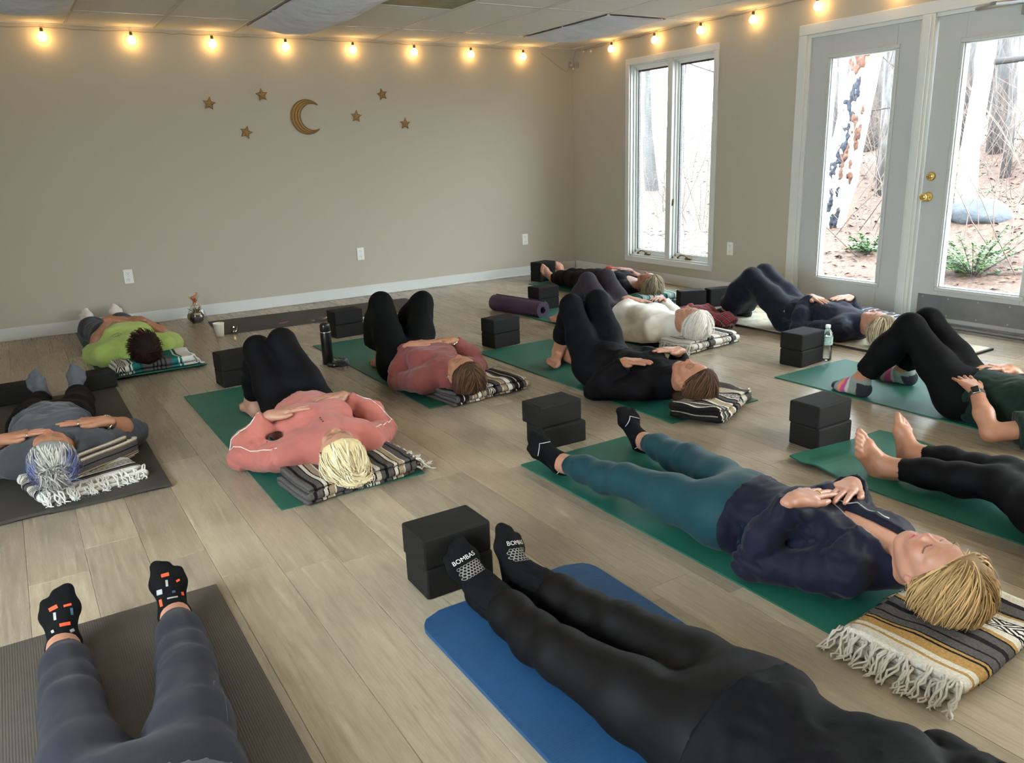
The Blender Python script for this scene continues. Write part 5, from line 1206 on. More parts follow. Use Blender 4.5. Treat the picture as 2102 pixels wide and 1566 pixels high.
def strands(h, n, L, flow, rngs, grav=.0, zmin=0, width=.0022, curl=.0, line=.011, layers=.012, steps=10, cen=HC, rad=HR, keep=None, tone=.5, droop=.5, lift=0, jit=.12):
    """hair strands marching over the skull; returns verts, faces, root colours"""
    r = rngs; q = []
    while len(q) < n:
        v = r.normal(size=(n * 3, 3)); v /= np.linalg.norm(v, axis=1)[:, None]; p = cen + v * rad
        ok = (.78 * p[:, 1] - .62 * p[:, 2] < line - np.abs(r.normal(0, .003, len(p))))
        if keep is not None: ok &= keep(p)
        q += list(p[ok])
    p = np.array(q[:n]); lay = r.random(n) * layers + .001; Ls = L * r.uniform(.6, 1.1, n); st = (Ls / steps)[:, None]
    g = h.M @ np.array([0, 0, -1.0]); path = [p + (p - cen) / rad * .004 * 0]; d = None; ph = r.random((n, 3)) * 50; pv = r.normal(0, jit, (n, 3))
    zl = (zmin - h.c[2]) / h.s
    for k in range(steps):
        fl = flow(p) + pv; nn = (p - cen) / rad ** 2; nn /= np.linalg.norm(nn, axis=1)[:, None]
        fl -= nn * np.minimum((fl * nn).sum(1), 0)[:, None] * 1.0; fl -= nn * np.maximum((fl * nn).sum(1), 0)[:, None] * .85
        fl /= np.linalg.norm(fl, axis=1)[:, None] + 1e-9
        w = np.clip((k / steps - (1 - droop)) / droop, 0, 1) * grav if droop > 0 else 0
        nd = fl * (1 - w) + g * w
        if curl: nd = nd + curl * np.stack([vnoise(p * 45 + ph[:, :1] * (i + 1), i + 3) for i in range(3)], -1)
        nd += nn * lift * (k < 3)
        d = nd if d is None else d * .45 + nd * .55
        d /= np.linalg.norm(d, axis=1)[:, None] + 1e-9
        p = p + d * st
        e = (p - cen) / (rad + lay[:, None]); m_ = np.linalg.norm(e, axis=1); ins = m_ < 1
        p = np.where(ins[:, None], cen + (p - cen) / np.maximum(m_, 1e-6)[:, None], p)
        pw = p @ h.M[:, 2]; low = pw < zl + lay * .5
        if low.any(): p = p + np.where(low, (zl + lay * .5 - pw), 0)[:, None] * h.M[:, 2][None, :]
        path.append(p.copy())
    T = np.stack(path, 1)                                   # n, steps+1, 3 local
    W = h.c + h.s * (T @ h.M)
    tang = np.gradient(W, axis=1); tang /= np.linalg.norm(tang, axis=2)[..., None] + 1e-9
    out = W - h.w(cen); side = np.cross(tang, out); side /= np.linalg.norm(side, axis=2)[..., None] + 1e-9; upv = np.cross(side, tang)
    K = W.shape[1]; wd = width * r.uniform(.6, 1.4, n)[:, None] * (np.minimum(1, np.linspace(1.25, .25, K)))[None, :]
    A = W + side * wd[..., None]; B = W - side * wd[..., None]; Cc = W + upv * (wd * .8)[..., None]
    V = np.stack([A, Cc, B], 2).reshape(-1, 3); idx = np.arange(n * K * 3).reshape(n, K, 3); fs = []
    for a_, b_ in ((0, 1), (1, 2)): fs.append(np.stack([idx[:, :-1, a_], idx[:, :-1, b_], idx[:, 1:, b_], idx[:, 1:, a_]], -1).reshape(-1, 4))
    tone_ = np.repeat(np.clip(r.normal(tone, .25, n), 0, 1), K * 3); sidex = np.repeat(np.clip(np.abs(T[..., 0]).reshape(-1) / .075, 0, 1), 3); along = np.tile(np.repeat(np.linspace(0, 1, K), 3), n)
    return V, np.concatenate(fs), np.stack([tone_, along, sidex], -1)
def hair_material(name, lo, hi, tip=None, rough=.68):
    t = NT(name); at = t.n('ShaderNodeAttribute', attribute_name='Col'); sp = t.n('ShaderNodeSeparateColor'); t.l(at.outputs['Color'], sp.inputs[0])
    c = t.ramp(sp.outputs[0], [(0, lo), (1, hi)])
    if tip is not None: c = t.mix(t.math('MULTIPLY', t.ramp(sp.outputs[2], [(.45, (0, 0, 0)), (.85, (1, 1, 1))]), t.ramp(sp.outputs[1], [(.1, (0, 0, 0)), (.4, (.9, .9, .9))])), c, tip)
    t.l(c, t.p.inputs['Base Color']); t.set(Roughness=rough); t.p.inputs['Specular IOR Level'].default_value = .14
    return t.m

def surf_z(prims, x, y, z1=.45):
    zs = np.arange(z1, .02, -.004); X = np.stack([np.full_like(zs, x), np.full_like(zs, y), zs], -1); d = np.full(len(zs), 9.)
    for p in prims:
        e = prim_d(p, X); k = .03; hh = np.maximum(k - np.abs(d - e), 0) / k; d = np.minimum(d, e) - hh * hh * k * .25
    w = np.nonzero(d < 0)[0]
    return zs[w[0]] if len(w) else 0.0
def ridge(n): return 1 - 2 * np.abs(n)

def relax(v, f, n=2, lam=.5):
    e = np.concatenate([f[:, [0, 1]], f[:, [1, 2]], f[:, [2, 3]], f[:, [3, 0]]]); e = np.concatenate([e, e[:, ::-1]])
    cnt = np.bincount(e[:, 0], minlength=len(v))[:, None] + 1e-9
    for _ in range(n):
        a = np.stack([np.bincount(e[:, 0], weights=v[e[:, 1], k], minlength=len(v)) for k in range(3)], -1) / cnt; v = v + lam * (a - v)
    return v
def person(key, label, sk, top, pants, feet, hair=None, s=.96, girth=1.0, bust=1.0, face=(0, .12, 1), crown=None, fine=True, arms=True, lipc=None, browc=None, group=None, hand_curl=.16, head_h=None, vneck=None, hem=.78, jaw=1.0, ears=True, hips=1.0, res=1.25, seen=True):
    """one person lying on the back. top/pants: dicts of material, looseness and lengths; feet: 'bare' or a sock dict"""
    J = {k: np.array(v) for k, v in JOINTS[key].items()}
    res = RES[key]; seen = 'elL' in JOINTS[key]
    root = thing('person', label, 'person', (J['pelvis'][0], J['pelvis'][1], 0), 0, group); org = np.array([J['pelvis'][0], J['pelvis'][1], 0])
    spine = nrm(J['neck'] - J['pelvis']); ex = nrm(J['shR'] - J['shL']); front = nrm(np.cross(spine, ex)); ex = np.cross(front, spine)
    TR = np.stack([ex, spine, front]); pel, nk = J['pelvis'], J['neck']
    if not arms or 'elL' not in J:                          # arms not seen in the picture: rest the hands on the belly
        for sd, x in (('L', -1), ('R', 1)):
            J['el' + sd] = J['sh' + sd] + ex * x * .055 - spine * .235 - front * .04; J['wr' + sd] = pel + spine * .46 + ex * x * .12 + front * .12; J['fi' + sd] = pel + spine * .50 - ex * x * .02 + front * .15
    L_ = np.linalg.norm(nk - pel)
    B = lambda t, x=0, f=0: lerp(nk, pel, t) + ex * x + front * f
    def torso(o, g=girth, bu=bust):
        pr = [ell(B(.34, 0, .0), np.array([.128, .20, .104]) * s + o, TR, .05), con(B(.10, -.125, -.01), B(.10, .125, -.01), .058 * s + o, .058 * s + o, .05), ell(B(.70, 0, .0), np.array([.119 * g, .17, .100 * g]) * s + o, TR, .06), ell(B(.97, 0, .0), np.array([.165 * hips, .13, .110]) * s + o, TR, .05),
              con(B(-.06), B(.10, -.10, -.005), .050 * s + o, .055 * s + o, .04), con(B(-.06), B(.10, .10, -.005), .050 * s + o, .055 * s + o, .04)]
        if bu:
            for x in (-1, 1): pr.append(ell(B(.40, x * .070, .072), np.array([.064, .072, .045 * bu]) * s + o, TR, .04))
        return pr
    def arm(sd, o, loose=0):
        sh, el, wr = J['sh' + sd], J['el' + sd], J['wr' + sd]; m1 = lerp(el, wr, .4) + ex * (.012 if sd == 'R' else -.012) + front * .012
        return [con(sh, el, .047 * s + o, .0375 * s + o, .03), con(el, m1, .0375 * s + o, .039 * s + o, .02), con(m1, wr, .039 * s + o, .0255 * s + o, .02)]
    def leg(sd, o, a=0., b=2., hipk=.05, wide=None):
        """from hip (0) over knee (1) to ankle (2)"""
        hp, kn, an = J['hip' + sd], J['kn' + sd], J['an' + sd]; pr = []
        bend = nrm(np.cross(np.cross(kn - hp, an - kn) + 1e-6, an - kn)) if np.linalg.norm(np.cross(nrm(kn - hp), nrm(an - kn))) > .25 else -front
        calf = lerp(kn, an, .30) + bend * .012; 
        pr += [con(hp, lerp(hp, kn, .45), .088 * s + o, .078 * s + o, hipk), con(lerp(hp, kn, .45), kn, .078 * s + o, .056 * s + o, .03)]
        if b > 1:
            f = b - 1
            if wide:
                e = lerp(kn, an, f); pr += [con(kn, lerp(kn, e, .5), .058 * s + o, lerp(.056, wide, .35) * s + o, .03), capc(lerp(kn, e, .5), e, lerp(.056, wide, .35) * s + o, wide * s, .02)]
            else:
                pr += [con(kn, calf, .054 * s + o, .055 * s + o, .03), con(calf, lerp(kn, an, min(f, .62)), .055 * s + o, .044 * s + o, .03)]
                if f > .62: pr.append(capc(lerp(kn, an, .6), lerp(kn, an, f), .0445 * s + o, lerp(.0445, .035, (f - .6) / .4) * s + o, .012))
        return pr
    # hands rest on the top: lift wrists and fingertips onto its surface
    to = top.get('o', .008)
    tors = torso(to)
    for sd in 'LR':
        w_, t_ = J['wr' + sd], J['fi' + sd]
        sw, stp = surf_z(tors, w_[0], w_[1]), surf_z(tors, t_[0], t_[1])
        t_[2] = max(t_[2], stp + .012) if stp > .1 else t_[2]
        w_[2] = max(w_[2], sw + .034) if sw > .12 else max(w_[2], sw + .026)
        mid = lerp(w_, t_, .5); sm = surf_z(tors, mid[0], mid[1])
        if sm + .018 > mid[2]: dz = sm + .018 - mid[2]; w_[2] += dz * 1.0; t_[2] += dz * .8
    parts, cols = [], []
    base = np.array(sk[:3])
    def add(vf, col=None):
        parts.append(vf); cols.append(np.tile(base, (len(vf[0]), 1)) if col is None else col)
    hs = s * 1.0
    hd = Head(J['head'], crown if crown is not None else nrm(J['head'] - nk) * 1.0 + np.array([0, -.15, 0]), face, hs)
    hp_, hsub = head_prims(hd, ears, jaw)
    hp_ += [con(hd.w((0, -.022, -.055)), nk, .051 * s, .054 * s, .03), con(nk, B(.12), .054 * s, .06 * s, .03)]
    hh = head_h or (.0034 if seen else .007)
    v, f = sdf_mesh(hp_, hh, subs=hsub); add((v, f), head_color(hd.loc(v), base, lipc if lipc is not None else base * np.array([.86, .55, .55]), browc if browc is not None else base * .35))
    ah = .0037 * res if seen else .008
    for sd in 'LR':
        sl = top['sleeve']; el, wr = J['el' + sd], J['wr' + sd]
        fw = nrm(J['fi' + sd] - wr); pn = -front + .25 * (pel - wr) * np.array([1, 0, 0])
        hpz = hand_prims(wr, J['fi' + sd], pn, sd, s, hand_curl)
        start = lerp(el, wr, .8) if sl > 1.5 else None
        ap = [con(start, wr, .033 * s, .0255 * s, .015)] if start is not None else arm(sd, 0)
        v, f = sdf_mesh(ap + hpz, ah); cc = np.tile(base, (len(v), 1))
        dk = np.zeros(len(v))
        for p in hpz[7:]: dk = np.maximum(dk, np.exp(-(((v - p[2]) ** 2).sum(1) / .00008)))
        cc = cc * (1 - .16 * dk[:, None] * np.array([0.2, 1, 1])); add((v, f), cc)
    for sd in 'LR':
        o = 0 if feet == 'bare' else -.003; fp = foot_prims(J['an' + sd], J['to' + sd], J['kn' + sd], ex, sd, s, o, feet != 'bare')
        st = pants['len'] - 1
        if st < .45: lp = leg(sd, 0)[2:]
        else: lp = [con(lerp(J['kn' + sd], J['an' + sd], max(.3, st - .25)), J['an' + sd], .043 * s, .0355 * s, .02)]
        add(sdf_mesh(fp + lp, (.0036 * res if feet == 'bare' else .0065)))
    core = torso(-.006 if not vneck else -.002, girth, bust) + sum([leg(sd, -.008, 0, 1.2) for sd in 'LR'], []) + ([] if top['sleeve'] < 1.5 else sum([arm(sd, -.006) for sd in 'LR'], []))
    add(sdf_mesh(core, .012 if vneck else .022))
    v, f = join(parts); body = raw('body', v - org, f, skin_m, root); attr_color(body, np.concatenate(cols))
    # ---- top
    sl = top['sleeve']; pr = list(tors) + [ell(B(.98, x * .075, -.025), np.array([.085 * hips, .10, .085]) * s + to + .003, TR, .04) for x in (-1, 1)]; so_ = top.get('so', to); ends = []
    for sd in 'LR':
        sh, el, wr = J['sh' + sd], J['el' + sd], J['wr' + sd]
        if sl <= 1: e = lerp(sh, el, sl); pr.append(capc(sh, e, .053 * s + so_, top.get('cuff', .052) * s + so_, .035))
        else:
            pr += [con(sh, lerp(sh, el, .35), .049 * s + so_, .045 * s + so_, .035), con(lerp(sh, el, .3), el, .0455 * s + so_, .039 * s + so_, .010)]; e = lerp(el, wr, sl - 1); m1 = lerp(el, e, .45) + ex * (.016 if sd == 'R' else -.016); zq = surf_z(tors, m1[0], m1[1]) + .026; m1 = m1 + front * np.clip(zq - m1[2], 0, .06)
            pr += [con(el, m1, .039 * s + so_, .040 * s + so_, .006), capc(m1, e, .040 * s + so_, top.get('cuff', .031) * s + so_ * .7, .006)]
    if top.get('collar', 1): pr.append(capc(B(.06), B(-.10 * top.get('collar', 1)) , .062 * s, .0605 * s, .02))
    cut = []
    if hem is not None: cut.append((B(hem + .10), -spine))
    wa = top.get('w', .004); sd_ = sum(map(ord, key)) % 97
    els = [(J['el' + sd], nrm(J['wr' + sd] - J['el' + sd]), J['wr' + sd]) for sd in 'LR']
    def tdisp(P):
        Q = P @ TR.T
        o = wa * (1.1 * ridge(vnoise(Q * np.array([9, 17, 12.]) + sd_, 1)) + .75 * ridge(vnoise(Q * np.array([20, 34, 26.]) + 3 * vnoise(Q * 6, 5)[:, None] + sd_, 2)))
        o *= .45 + .55 * np.clip(vnoise(Q * 5 + 3 + sd_, 6) + .5, 0, 1)
        for e_, ax_, w_ in els:
            t = (P - e_) @ ax_; dd = np.linalg.norm(P - e_ - np.clip(t, 0, .25)[:, None] * ax_, axis=1); m_ = np.exp(-(dd / .06) ** 2) * np.clip(1.3 - np.abs(t) / .16, 0, 1)
            o += m_ * np.clip(vnoise(P * 12, 13) * 1.5 + .5, 0, 1) * wa * 1.1 * np.sin(t * 2 * PI / .034 + 4 * vnoise(P * 16, 9) + 2)
        return o
    subs = []
    if vneck: subs = [con(B(vneck[0], vneck[1] if len(vneck) > 1 else 0, .155), B(-.10, 0, .075), vneck[2], vneck[3], .01)]
    v, f = sdf_mesh(pr, .0070 * res ** .8 if seen else .010, cuts=cut, subs=subs, disp=tdisp)
    v = relax(v, f, 1); v[:, 2] = np.maximum(v[:, 2], .009)
    shirt = raw(top.get('name', 'shirt'), v - org, f, top['m'], root)
    # ---- trousers
    po = pants.get('o', .004); pw = pants.get('w', .0012); pr = torso(po, girth, 0)[2:4] + [ell(B(.98, x * .075, -.025), np.array([.085 * hips, .10, .085]) * s + po, TR, .04) for x in (-1, 1)]
    for sd in 'LR': pr += leg(sd, po, 0, pants['len'], .045, pants.get('wide'))
    kn = [(J['kn' + sd], nrm(J['an' + sd] - J['kn' + sd]), J['an' + sd], J['hip' + sd]) for sd in 'LR']
    def pdisp(P):
        o = pw * ridge(vnoise(P * np.array([16, 13, 15.]) + sd_, 3)) + .5 * pw * vnoise(P * 40, 4)
        for k_, ax_, an_, hp2 in kn:
            gate = np.clip(vnoise(P * 11 + 5, 11) * 1.6 + .25, 0, 1)
            t = (P - k_) @ ax_; m_ = gate * np.exp(-((np.linalg.norm(P - k_, axis=1) / .085) ** 2)); o += m_ * (pw * .8 + .0003) * np.sin(t * 2 * PI / .030 + 7 * vnoise(P * 14, 7))
            q = np.linalg.norm(P - an_, axis=1); o += gate * np.exp(-(q / .11) ** 2) * (pw * .7 + .0008) * np.sin(t * 2 * PI / .021 + 4 * vnoise(P * 18, 8))
            q = np.linalg.norm(P - hp2, axis=1); o += gate * np.exp(-(q / .09) ** 2) * pw * 1.8 * np.sin((P @ nrm(ax_ + front)) * 2 * PI / .035 + 3 * vnoise(P * 12, 5))
        return o
    v, f = sdf_mesh(pr, .0070 * res ** .8, cuts=[(B(pants.get('rise', .66)), spine)], disp=pdisp)
    v = relax(v, f, 2); v[:, 2] = np.maximum(v[:, 2], .0075)
    trs = raw(pants.get('name', 'leggings'), v - org, f, pants['m'], root)
    socks = {}
    if isinstance(feet, dict):
        for sd in 'LR':
            A, T, K = J['an' + sd], J['to' + sd], J['kn' + sd]; sdir = nrm(A - K); hgt = feet['h']
            fp = foot_prims(A, T, K, ex, sd, s, .0025, True)
            if hgt > .05: fp.append(capc(A, A - sdir * hgt, .037 * s + .003, (.037 + .09 * (hgt - .05)) * s + .004, .02))
            fa = foot_axes(A, T, K, ex, sd)
            rib = feet.get('rib', 0)
            def sdisp(P):
                o = .0008 * vnoise(P * 60, 3)
                if rib:
                    t = -(P - A) @ sdir; q = P - A - ((P - A) @ sdir)[:, None] * sdir; an_ = np.arctan2(q @ fa[1], q @ fa[0]); o = o + rib * np.clip((t - .0) / .03, 0, 1) * np.sin(an_ * 26)
                return o
            cut = [(A - sdir * hgt, -sdir + feet.get('tilt', 0) * fa[0])]
            v, f = sdf_mesh(fp, .0044 * res, cuts=cut, disp=sdisp); v = relax(v, f, 1)
            so2 = raw('sock', v - org, f, feet['m'], root); socks[sd] = (so2, v, f, fa, A)
    hairo = None
    if hair:
        r_ = np.random.default_rng(len(key) * 7 + 1); zb = hair.get('z', .07); hm = hair['m']
        ps = [hair_cap(hd, hair.get('line', .011), [hd.e(c, r, .02) for c, r in hair.get('lumps', [])], hair.get('infl', .005))]; cc = [np.tile([.12, .25, 0], (len(ps[0][0]), 1))]
        for st in hair['strands']:
            st = dict(st); n = st.pop('n'); L = st.pop('L'); fl = st.pop('flow')
            if 'cen' in st: st['cen'] = np.array(st['cen']); st['rad'] = np.array(st['rad']); st['line'] = 9
            V, F, c_ = strands(hd, n, L, fl, r_, zmin=zb, **st); ps.append((V, F)); cc.append(c_)
        v, f = join(ps); hairo = raw('hair', v - org, f, hm, root); attr_color(hairo, np.concatenate(cc)); hairo['kind'] = 'stuff'
    return dict(root=root, org=org, J=J, B=B, ex=ex, spine=spine, front=front, s=s, head=hd, shirt=shirt, pants=trs, body=body, socks=socks)
def on_surface(o, org, pts, direction, off=.0012):
    """drop world points along a direction onto a mesh object of a person"""
    me = o.data; bv = BVHTree.FromPolygons([v.co.copy() for v in me.vertices], [tuple(p.vertices) for p in me.polygons]); out = []
    d = Vector(nrm(direction))
    for p in pts:
        q = Vector(np.asarray(p) - org); h = bv.ray_cast(q - d * .3, d)
        out.append(np.array(h[0] + h[1] * off) if h[0] is not None else np.array(q))
    return out
def text_mesh(txt, size):
    cu = bpy.data.curves.new('lettering', 'FONT'); cu.body = txt; cu.size = size; cu.align_x = 'CENTER'; cu.align_y = 'CENTER'; cu.resolution_u = 3
    o = bpy.data.objects.new('lettering', cu); C.objects.link(o); dg = bpy.context.evaluated_depsgraph_get(); dg.update()
    me = bpy.data.meshes.new_from_object(o.evaluated_get(dg)); bpy.data.objects.remove(o); bpy.data.curves.remove(cu)
    bm = bmesh.new(); bm.from_mesh(me); bmesh.ops.triangulate(bm, faces=bm.faces); bmesh.ops.subdivide_edges(bm, edges=[e for e in bm.edges if e.calc_length() > size * .25], cuts=1); bmesh.ops.triangulate(bm, faces=bm.faces)
    vs = np.array([v.co[:2] for v in bm.verts]); bm.verts.index_update(); fs = np.array([[v.index for v in f.verts] for f in bm.faces]); bm.free(); bpy.data.meshes.remove(me)
    return vs, fs
def decal(name, uv, faces, org3, ax, ay, direction, target, person_d, m, parent, off=.0014, label=None):
    pts = [org3 + ax * u + ay * v for u, v in uv]; o = raw(name, on_surface(target, person_d['org'], pts, direction, off), faces, m, parent, False)
    if label: o['label'] = label
    return o
def patch_uv(w, h, n=4):
    u, v = np.meshgrid(np.linspace(-w / 2, w / 2, n), np.linspace(-h / 2, h / 2, n)); i = np.arange(n * n).reshape(n, n)
    return np.stack([u.ravel(), v.ravel()], -1), np.stack([i[:-1, :-1], i[:-1, 1:], i[1:, 1:], i[1:, :-1]], -1).reshape(-1, 4)
def ring_band(name, c, axis, r, w, th, m, parent, org, flat=None):
    """closed band (bracelet, watch strap) about a limb"""
    axis = nrm(axis); u = nrm(np.cross(axis, [0, 0, 1.])); v = np.cross(axis, u); mb = MB(); N = 20; rings = []
    for k in range(N):
        a = 2 * PI * k / N; d = u * math.cos(a) + v * math.sin(a) * (flat or 1)
        rings.append([mb.bm.verts.new(tuple(c - org + d * rr + axis * ww)) for rr, ww in ((r, -w), (r + th, -w), (r + th, w), (r, w))])
    for k in range(N):
        for j in range(4): mb.bm.faces.new((rings[k][j], rings[(k + 1) % N][j], rings[(k + 1) % N][(j + 1) % 4], rings[k][(j + 1) % 4]))
    return mb.build(name, m, parent, True)
RES = {'green': 1.6, 'gray': 1.1, 'pink': 1.25, 'maroon': 1.3, 'black': 1.25, 'white': 1.5, 'far': 1.7, 'navy': 1.5, 'dgreen': 1.3, 'barefoot': 1.1, 'teal': 1.0, 'bombas': 1.0, 'floral': 1.0}
# ------------------------------------------------------------------ the people
SK1, SK2, SK3, SK4 = rgb(166, 119, 97), rgb(164, 115, 89), rgb(172, 128, 106), rgb(158, 109, 83)
flow_back = lambda p: np.stack([.25 * np.sign(p[:, 0]) * np.exp(-(p[:, 0] / .05) ** 2), -np.ones(len(p)), -.15 * np.ones(len(p))], -1)
def flow_part(px, side=1.0, down=.25): return lambda p: np.stack([side * np.tanh((p[:, 0] - px) / .03) * np.clip(1 - np.abs(p[:, 0]) / .10, .1, 1), -.9 * np.ones(len(p)), -down * np.ones(len(p))], -1)
def flow_to(B): return lambda p: (np.array(B) - p) / .1
def flow_whorl(B): return lambda p: (p - np.array(B)) / .1 + np.array([0, -.2, -.1])
def flow_spin(c, ax): return lambda p: np.cross(np.array(ax), p - np.array(c)) / .03

h_dark = hair_material('dark_brown_hair', rgb(20, 12, 10), rgb(52, 29, 22))
h_brown = hair_material('brown_hair', rgb(40, 26, 20), rgb(104, 74, 54))
h_blonde = hair_material('golden_blonde_hair', rgb(98, 72, 44), rgb(200, 164, 112))
h_white = hair_material('white_hair', rgb(196, 188, 176), rgb(244, 240, 232))
h_cream = hair_material('cream_blonde_hair', rgb(196, 176, 128), rgb(246, 234, 202))
h_ash = hair_material('ash_blonde_hair', rgb(98, 84, 66), rgb(204, 190, 162))
h_blue = hair_material('grey_hair_with_blue_tint', rgb(96, 94, 90), rgb(222, 218, 208), rgb(84, 94, 142))

# dark haired person in lime tee, feet against the wall
lime = cloth('lime_cotton_jersey', rgb(160, 180, 98)); navy = cloth('navy_cotton', rgb(30, 34, 50)); wsock = mat('off_white_sock_knit', rgb(214, 206, 198), .95, bump=.5, bscale=500, bdist=.001)
P = person('green', 'person in lime tee and pale socks lying with feet against the back wall', SK4, dict(m=lime, o=.014, so=.016, sleeve=.82, cuff=.060, w=.008, name='tee', collar=.6), dict(m=navy, len=1.18, o=.012, w=.004, wide=.075, name='shorts'), dict(m=wsock, h=.16),
           dict(m=h_dark, z=.075, infl=.010, strands=[dict(n=620, L=.15, flow=flow_whorl((.01, -.02, .14)), width=.0026, jit=.05, layers=.008, grav=.6, droop=.4), dict(n=120, L=.10, flow=flow_to((.03, -.04, .16)), width=.003, layers=.02)]), girth=1.16, fine=True, head_h=.0045, s=1.02)
blkp_ = mat('black_print_ink', rgb(40, 50, 24), .8)
uv, fs = text_mesh('GIVES', .030)
decal('lettering', uv, fs, P['B'](.19, -.098, .2), -P['ex'], P['spine'], -P['front'], P['shirt'], P, blkp_, P['shirt'], .002)
uv, fs = patch_uv(.06, .003, 5); decal('print_rule', uv, fs, P['B'](.235, -.098, .2), -P['ex'], P['spine'], -P['front'], P['shirt'], P, blkp_, P['shirt'], .002)

# person with blue-tinted grey hair
slate = cloth('slate_grey_jersey', rgb(66, 68, 73)); blk_leg = cloth('black_leggings_knit', rgb(11, 10, 12), .7, sheen=0); gsock = mat('grey_sock_knit', rgb(82, 84, 90), .95, bump=.5, bscale=500, bdist=.001)
P = person('gray', 'person with blue-tinted grey hair and slate tee, hands spread on the chest', SK2, dict(m=slate, o=.012, so=.009, sleeve=1.12, cuff=.046, w=.008, name='tee', collar=.5), dict(m=blk_leg, len=1.86, o=.006, w=.002), dict(m=gsock, h=.022, tilt=.15),
           dict(m=h_blue, z=.085, infl=.006, strands=[dict(n=900, L=.13, flow=flow_to((.01, -.055, .135)), width=.0020, curl=.45, layers=.010, tone=.62), dict(n=360, L=.10, flow=flow_spin((.01, -.065, .145), (.9, .3, .3)), cen=(.01, -.065, .145), rad=(.038, .032, .030), width=.0022, curl=1.3, layers=.006, tone=.3)], lumps=[((.01, -.065, .145), (.034, .028, .027))]), girth=1.12, hand_curl=.10, vneck=(.10, 0, .05, .085))
silver = mat('polished_silver', rgb(214, 212, 206), .2, 1); gold = mat('gold', rgb(222, 176, 92), .25, 1)
J = P['J']; ax = J['wrR'] - J['elR']
ring_band('bracelet', lerp(J['elR'], J['wrR'], .90), ax, .030, .006, .004, silver, P['root'], P['org']); ring_band('bracelet', lerp(J['elR'], J['wrR'], .82), ax, .032, .003, .003, mat('dark_beads', rgb(60, 50, 44), .5), P['root'], P['org'])
def finger_ring(P, sd, i, m, t=.5):
    wr, tip = P['J']['wr' + sd], P['J']['fi' + sd]; d = nrm(tip - wr); n = -P['front']; n = nrm(n - d * (n @ d)); th = np.cross(d, n) if sd == 'R' else np.cross(n, d); s = P['s']
    l, f0, Ln = [(.030, .084, .041), (.0098, .088, .045), (-.0102, .084, .041)][i]; a = .10 * (1.15 - .77 * i)
    c = wr + s * (f0 * d + l * th) + s * Ln * t * (d * math.cos(a) + th * math.sin(a) + n * .12); ring_band('ring', c, d, .0098, .0022, .0016, m, P['root'], P['org'])
for sd, i in (('R', 0), ('R', 2), ('L', 0), ('L', 2)): finger_ring(P, sd, i, silver)

# person in pink pullover
pink = cloth('pink_fleece_knit', rgb(166, 98, 88)); P = person('pink', 'person in pink pullover with pale blonde hair, knees raised, barefoot', SK3, dict(m=pink, o=.013, so=.010, sleeve=1.90, cuff=.036, w=.011, name='pullover', collar=1.1), dict(m=blk_leg, len=1.9, o=.008, w=.0012), 'bare',
           dict(m=h_cream, z=.085, infl=.008, strands=[dict(n=620, L=.17, flow=flow_to((.01, -.075, .12)), width=.0022, curl=.35, layers=.014), dict(n=260, L=.07, flow=flow_spin((.015, -.085, .135), (.25, .9, .35)), cen=(.015, -.085, .135), rad=(.05, .028, .026), width=.0024, curl=.5, layers=.012)], lumps=[((.015, -.082, .13), (.045, .026, .024))]), girth=1.22, bust=1.0, jaw=1.04)
pipe = mat('white_piping', rgb(226, 214, 206), .8)
for sd in 'LR':
    J = P['J']; sh, el, wr = J['sh' + sd], J['el' + sd], J['wr' + sd]; o_ = P['spine'] * .05 if True else 0
    pts = [lerp(sh + P['spine'] * .03, el + P['ex'] * (-.03 if sd == 'L' else .03), t) + P['front'] * .02 for t in np.linspace(.15, 1, 8)] + [lerp(el + P['ex'] * (-.03 if sd == 'L' else .03), wr + P['ex'] * (-.02 if sd == 'L' else .02), t) + P['front'] * .02 for t in np.linspace(.15, .9, 7)]
    q = on_surface(P['shirt'], P['org'], pts, -P['front'] - .35 * P['spine'] + P['ex'] * (.35 if sd == 'L' else -.35), .001)
    MB().tube([tuple(p) for p in q], .0022, 5).build('piping', pipe, P['shirt'], True)
bt = [P['B'](t, -.012, .2) for t in (.06, .10, .14)]
for q in on_surface(P['shirt'], P['org'], bt, -P['front'], .001): MB().ball(tuple(q), (.0045, .0045, .003), 10, 6).build('button', mat('dark_button', rgb(60, 44, 44), .4), P['shirt'], True)

# person in mauve top
mauve = cloth('mauve_ribbed_knit', rgb(120, 64, 60)); blk_tr = cloth('black_flared_jersey', rgb(9, 9, 10), .8, sheen=0)
P = person('maroon', 'person in mauve long sleeved top and black flared trousers, knees raised', SK2, dict(m=mauve, o=.010, so=.012, sleeve=1.90, cuff=.033, w=.007, name='top', collar=1.2), dict(m=blk_tr, len=1.72, o=.008, w=.0025, wide=.108, name='trousers'), 'bare',
           dict(m=h_brown, z=.085, infl=.002, line=.006, strands=[dict(n=760, L=.16, flow=flow_part(.006, 1.1, .15), width=.0020, layers=.006, line=.006)]), face=(-.06, .16, 1))
ring_band('wristwatch', lerp(P['J']['elR'], P['J']['wrR'], .93), P['J']['wrR'] - P['J']['elR'], .029, .008, .004, silver, P['root'], P['org'])
for x in (-1, 1):
    c = P['head'].w((x * .078, .002, -.042)); MB().tube([tuple(c - P['org'] + P['head'].f * .010 * math.cos(a) + P['head'].u * .010 * math.sin(a)) for a in np.linspace(0, 2 * PI, 13)[:-1]], .0018, 6, closed=True).build('earring', silver, P['root'], True)

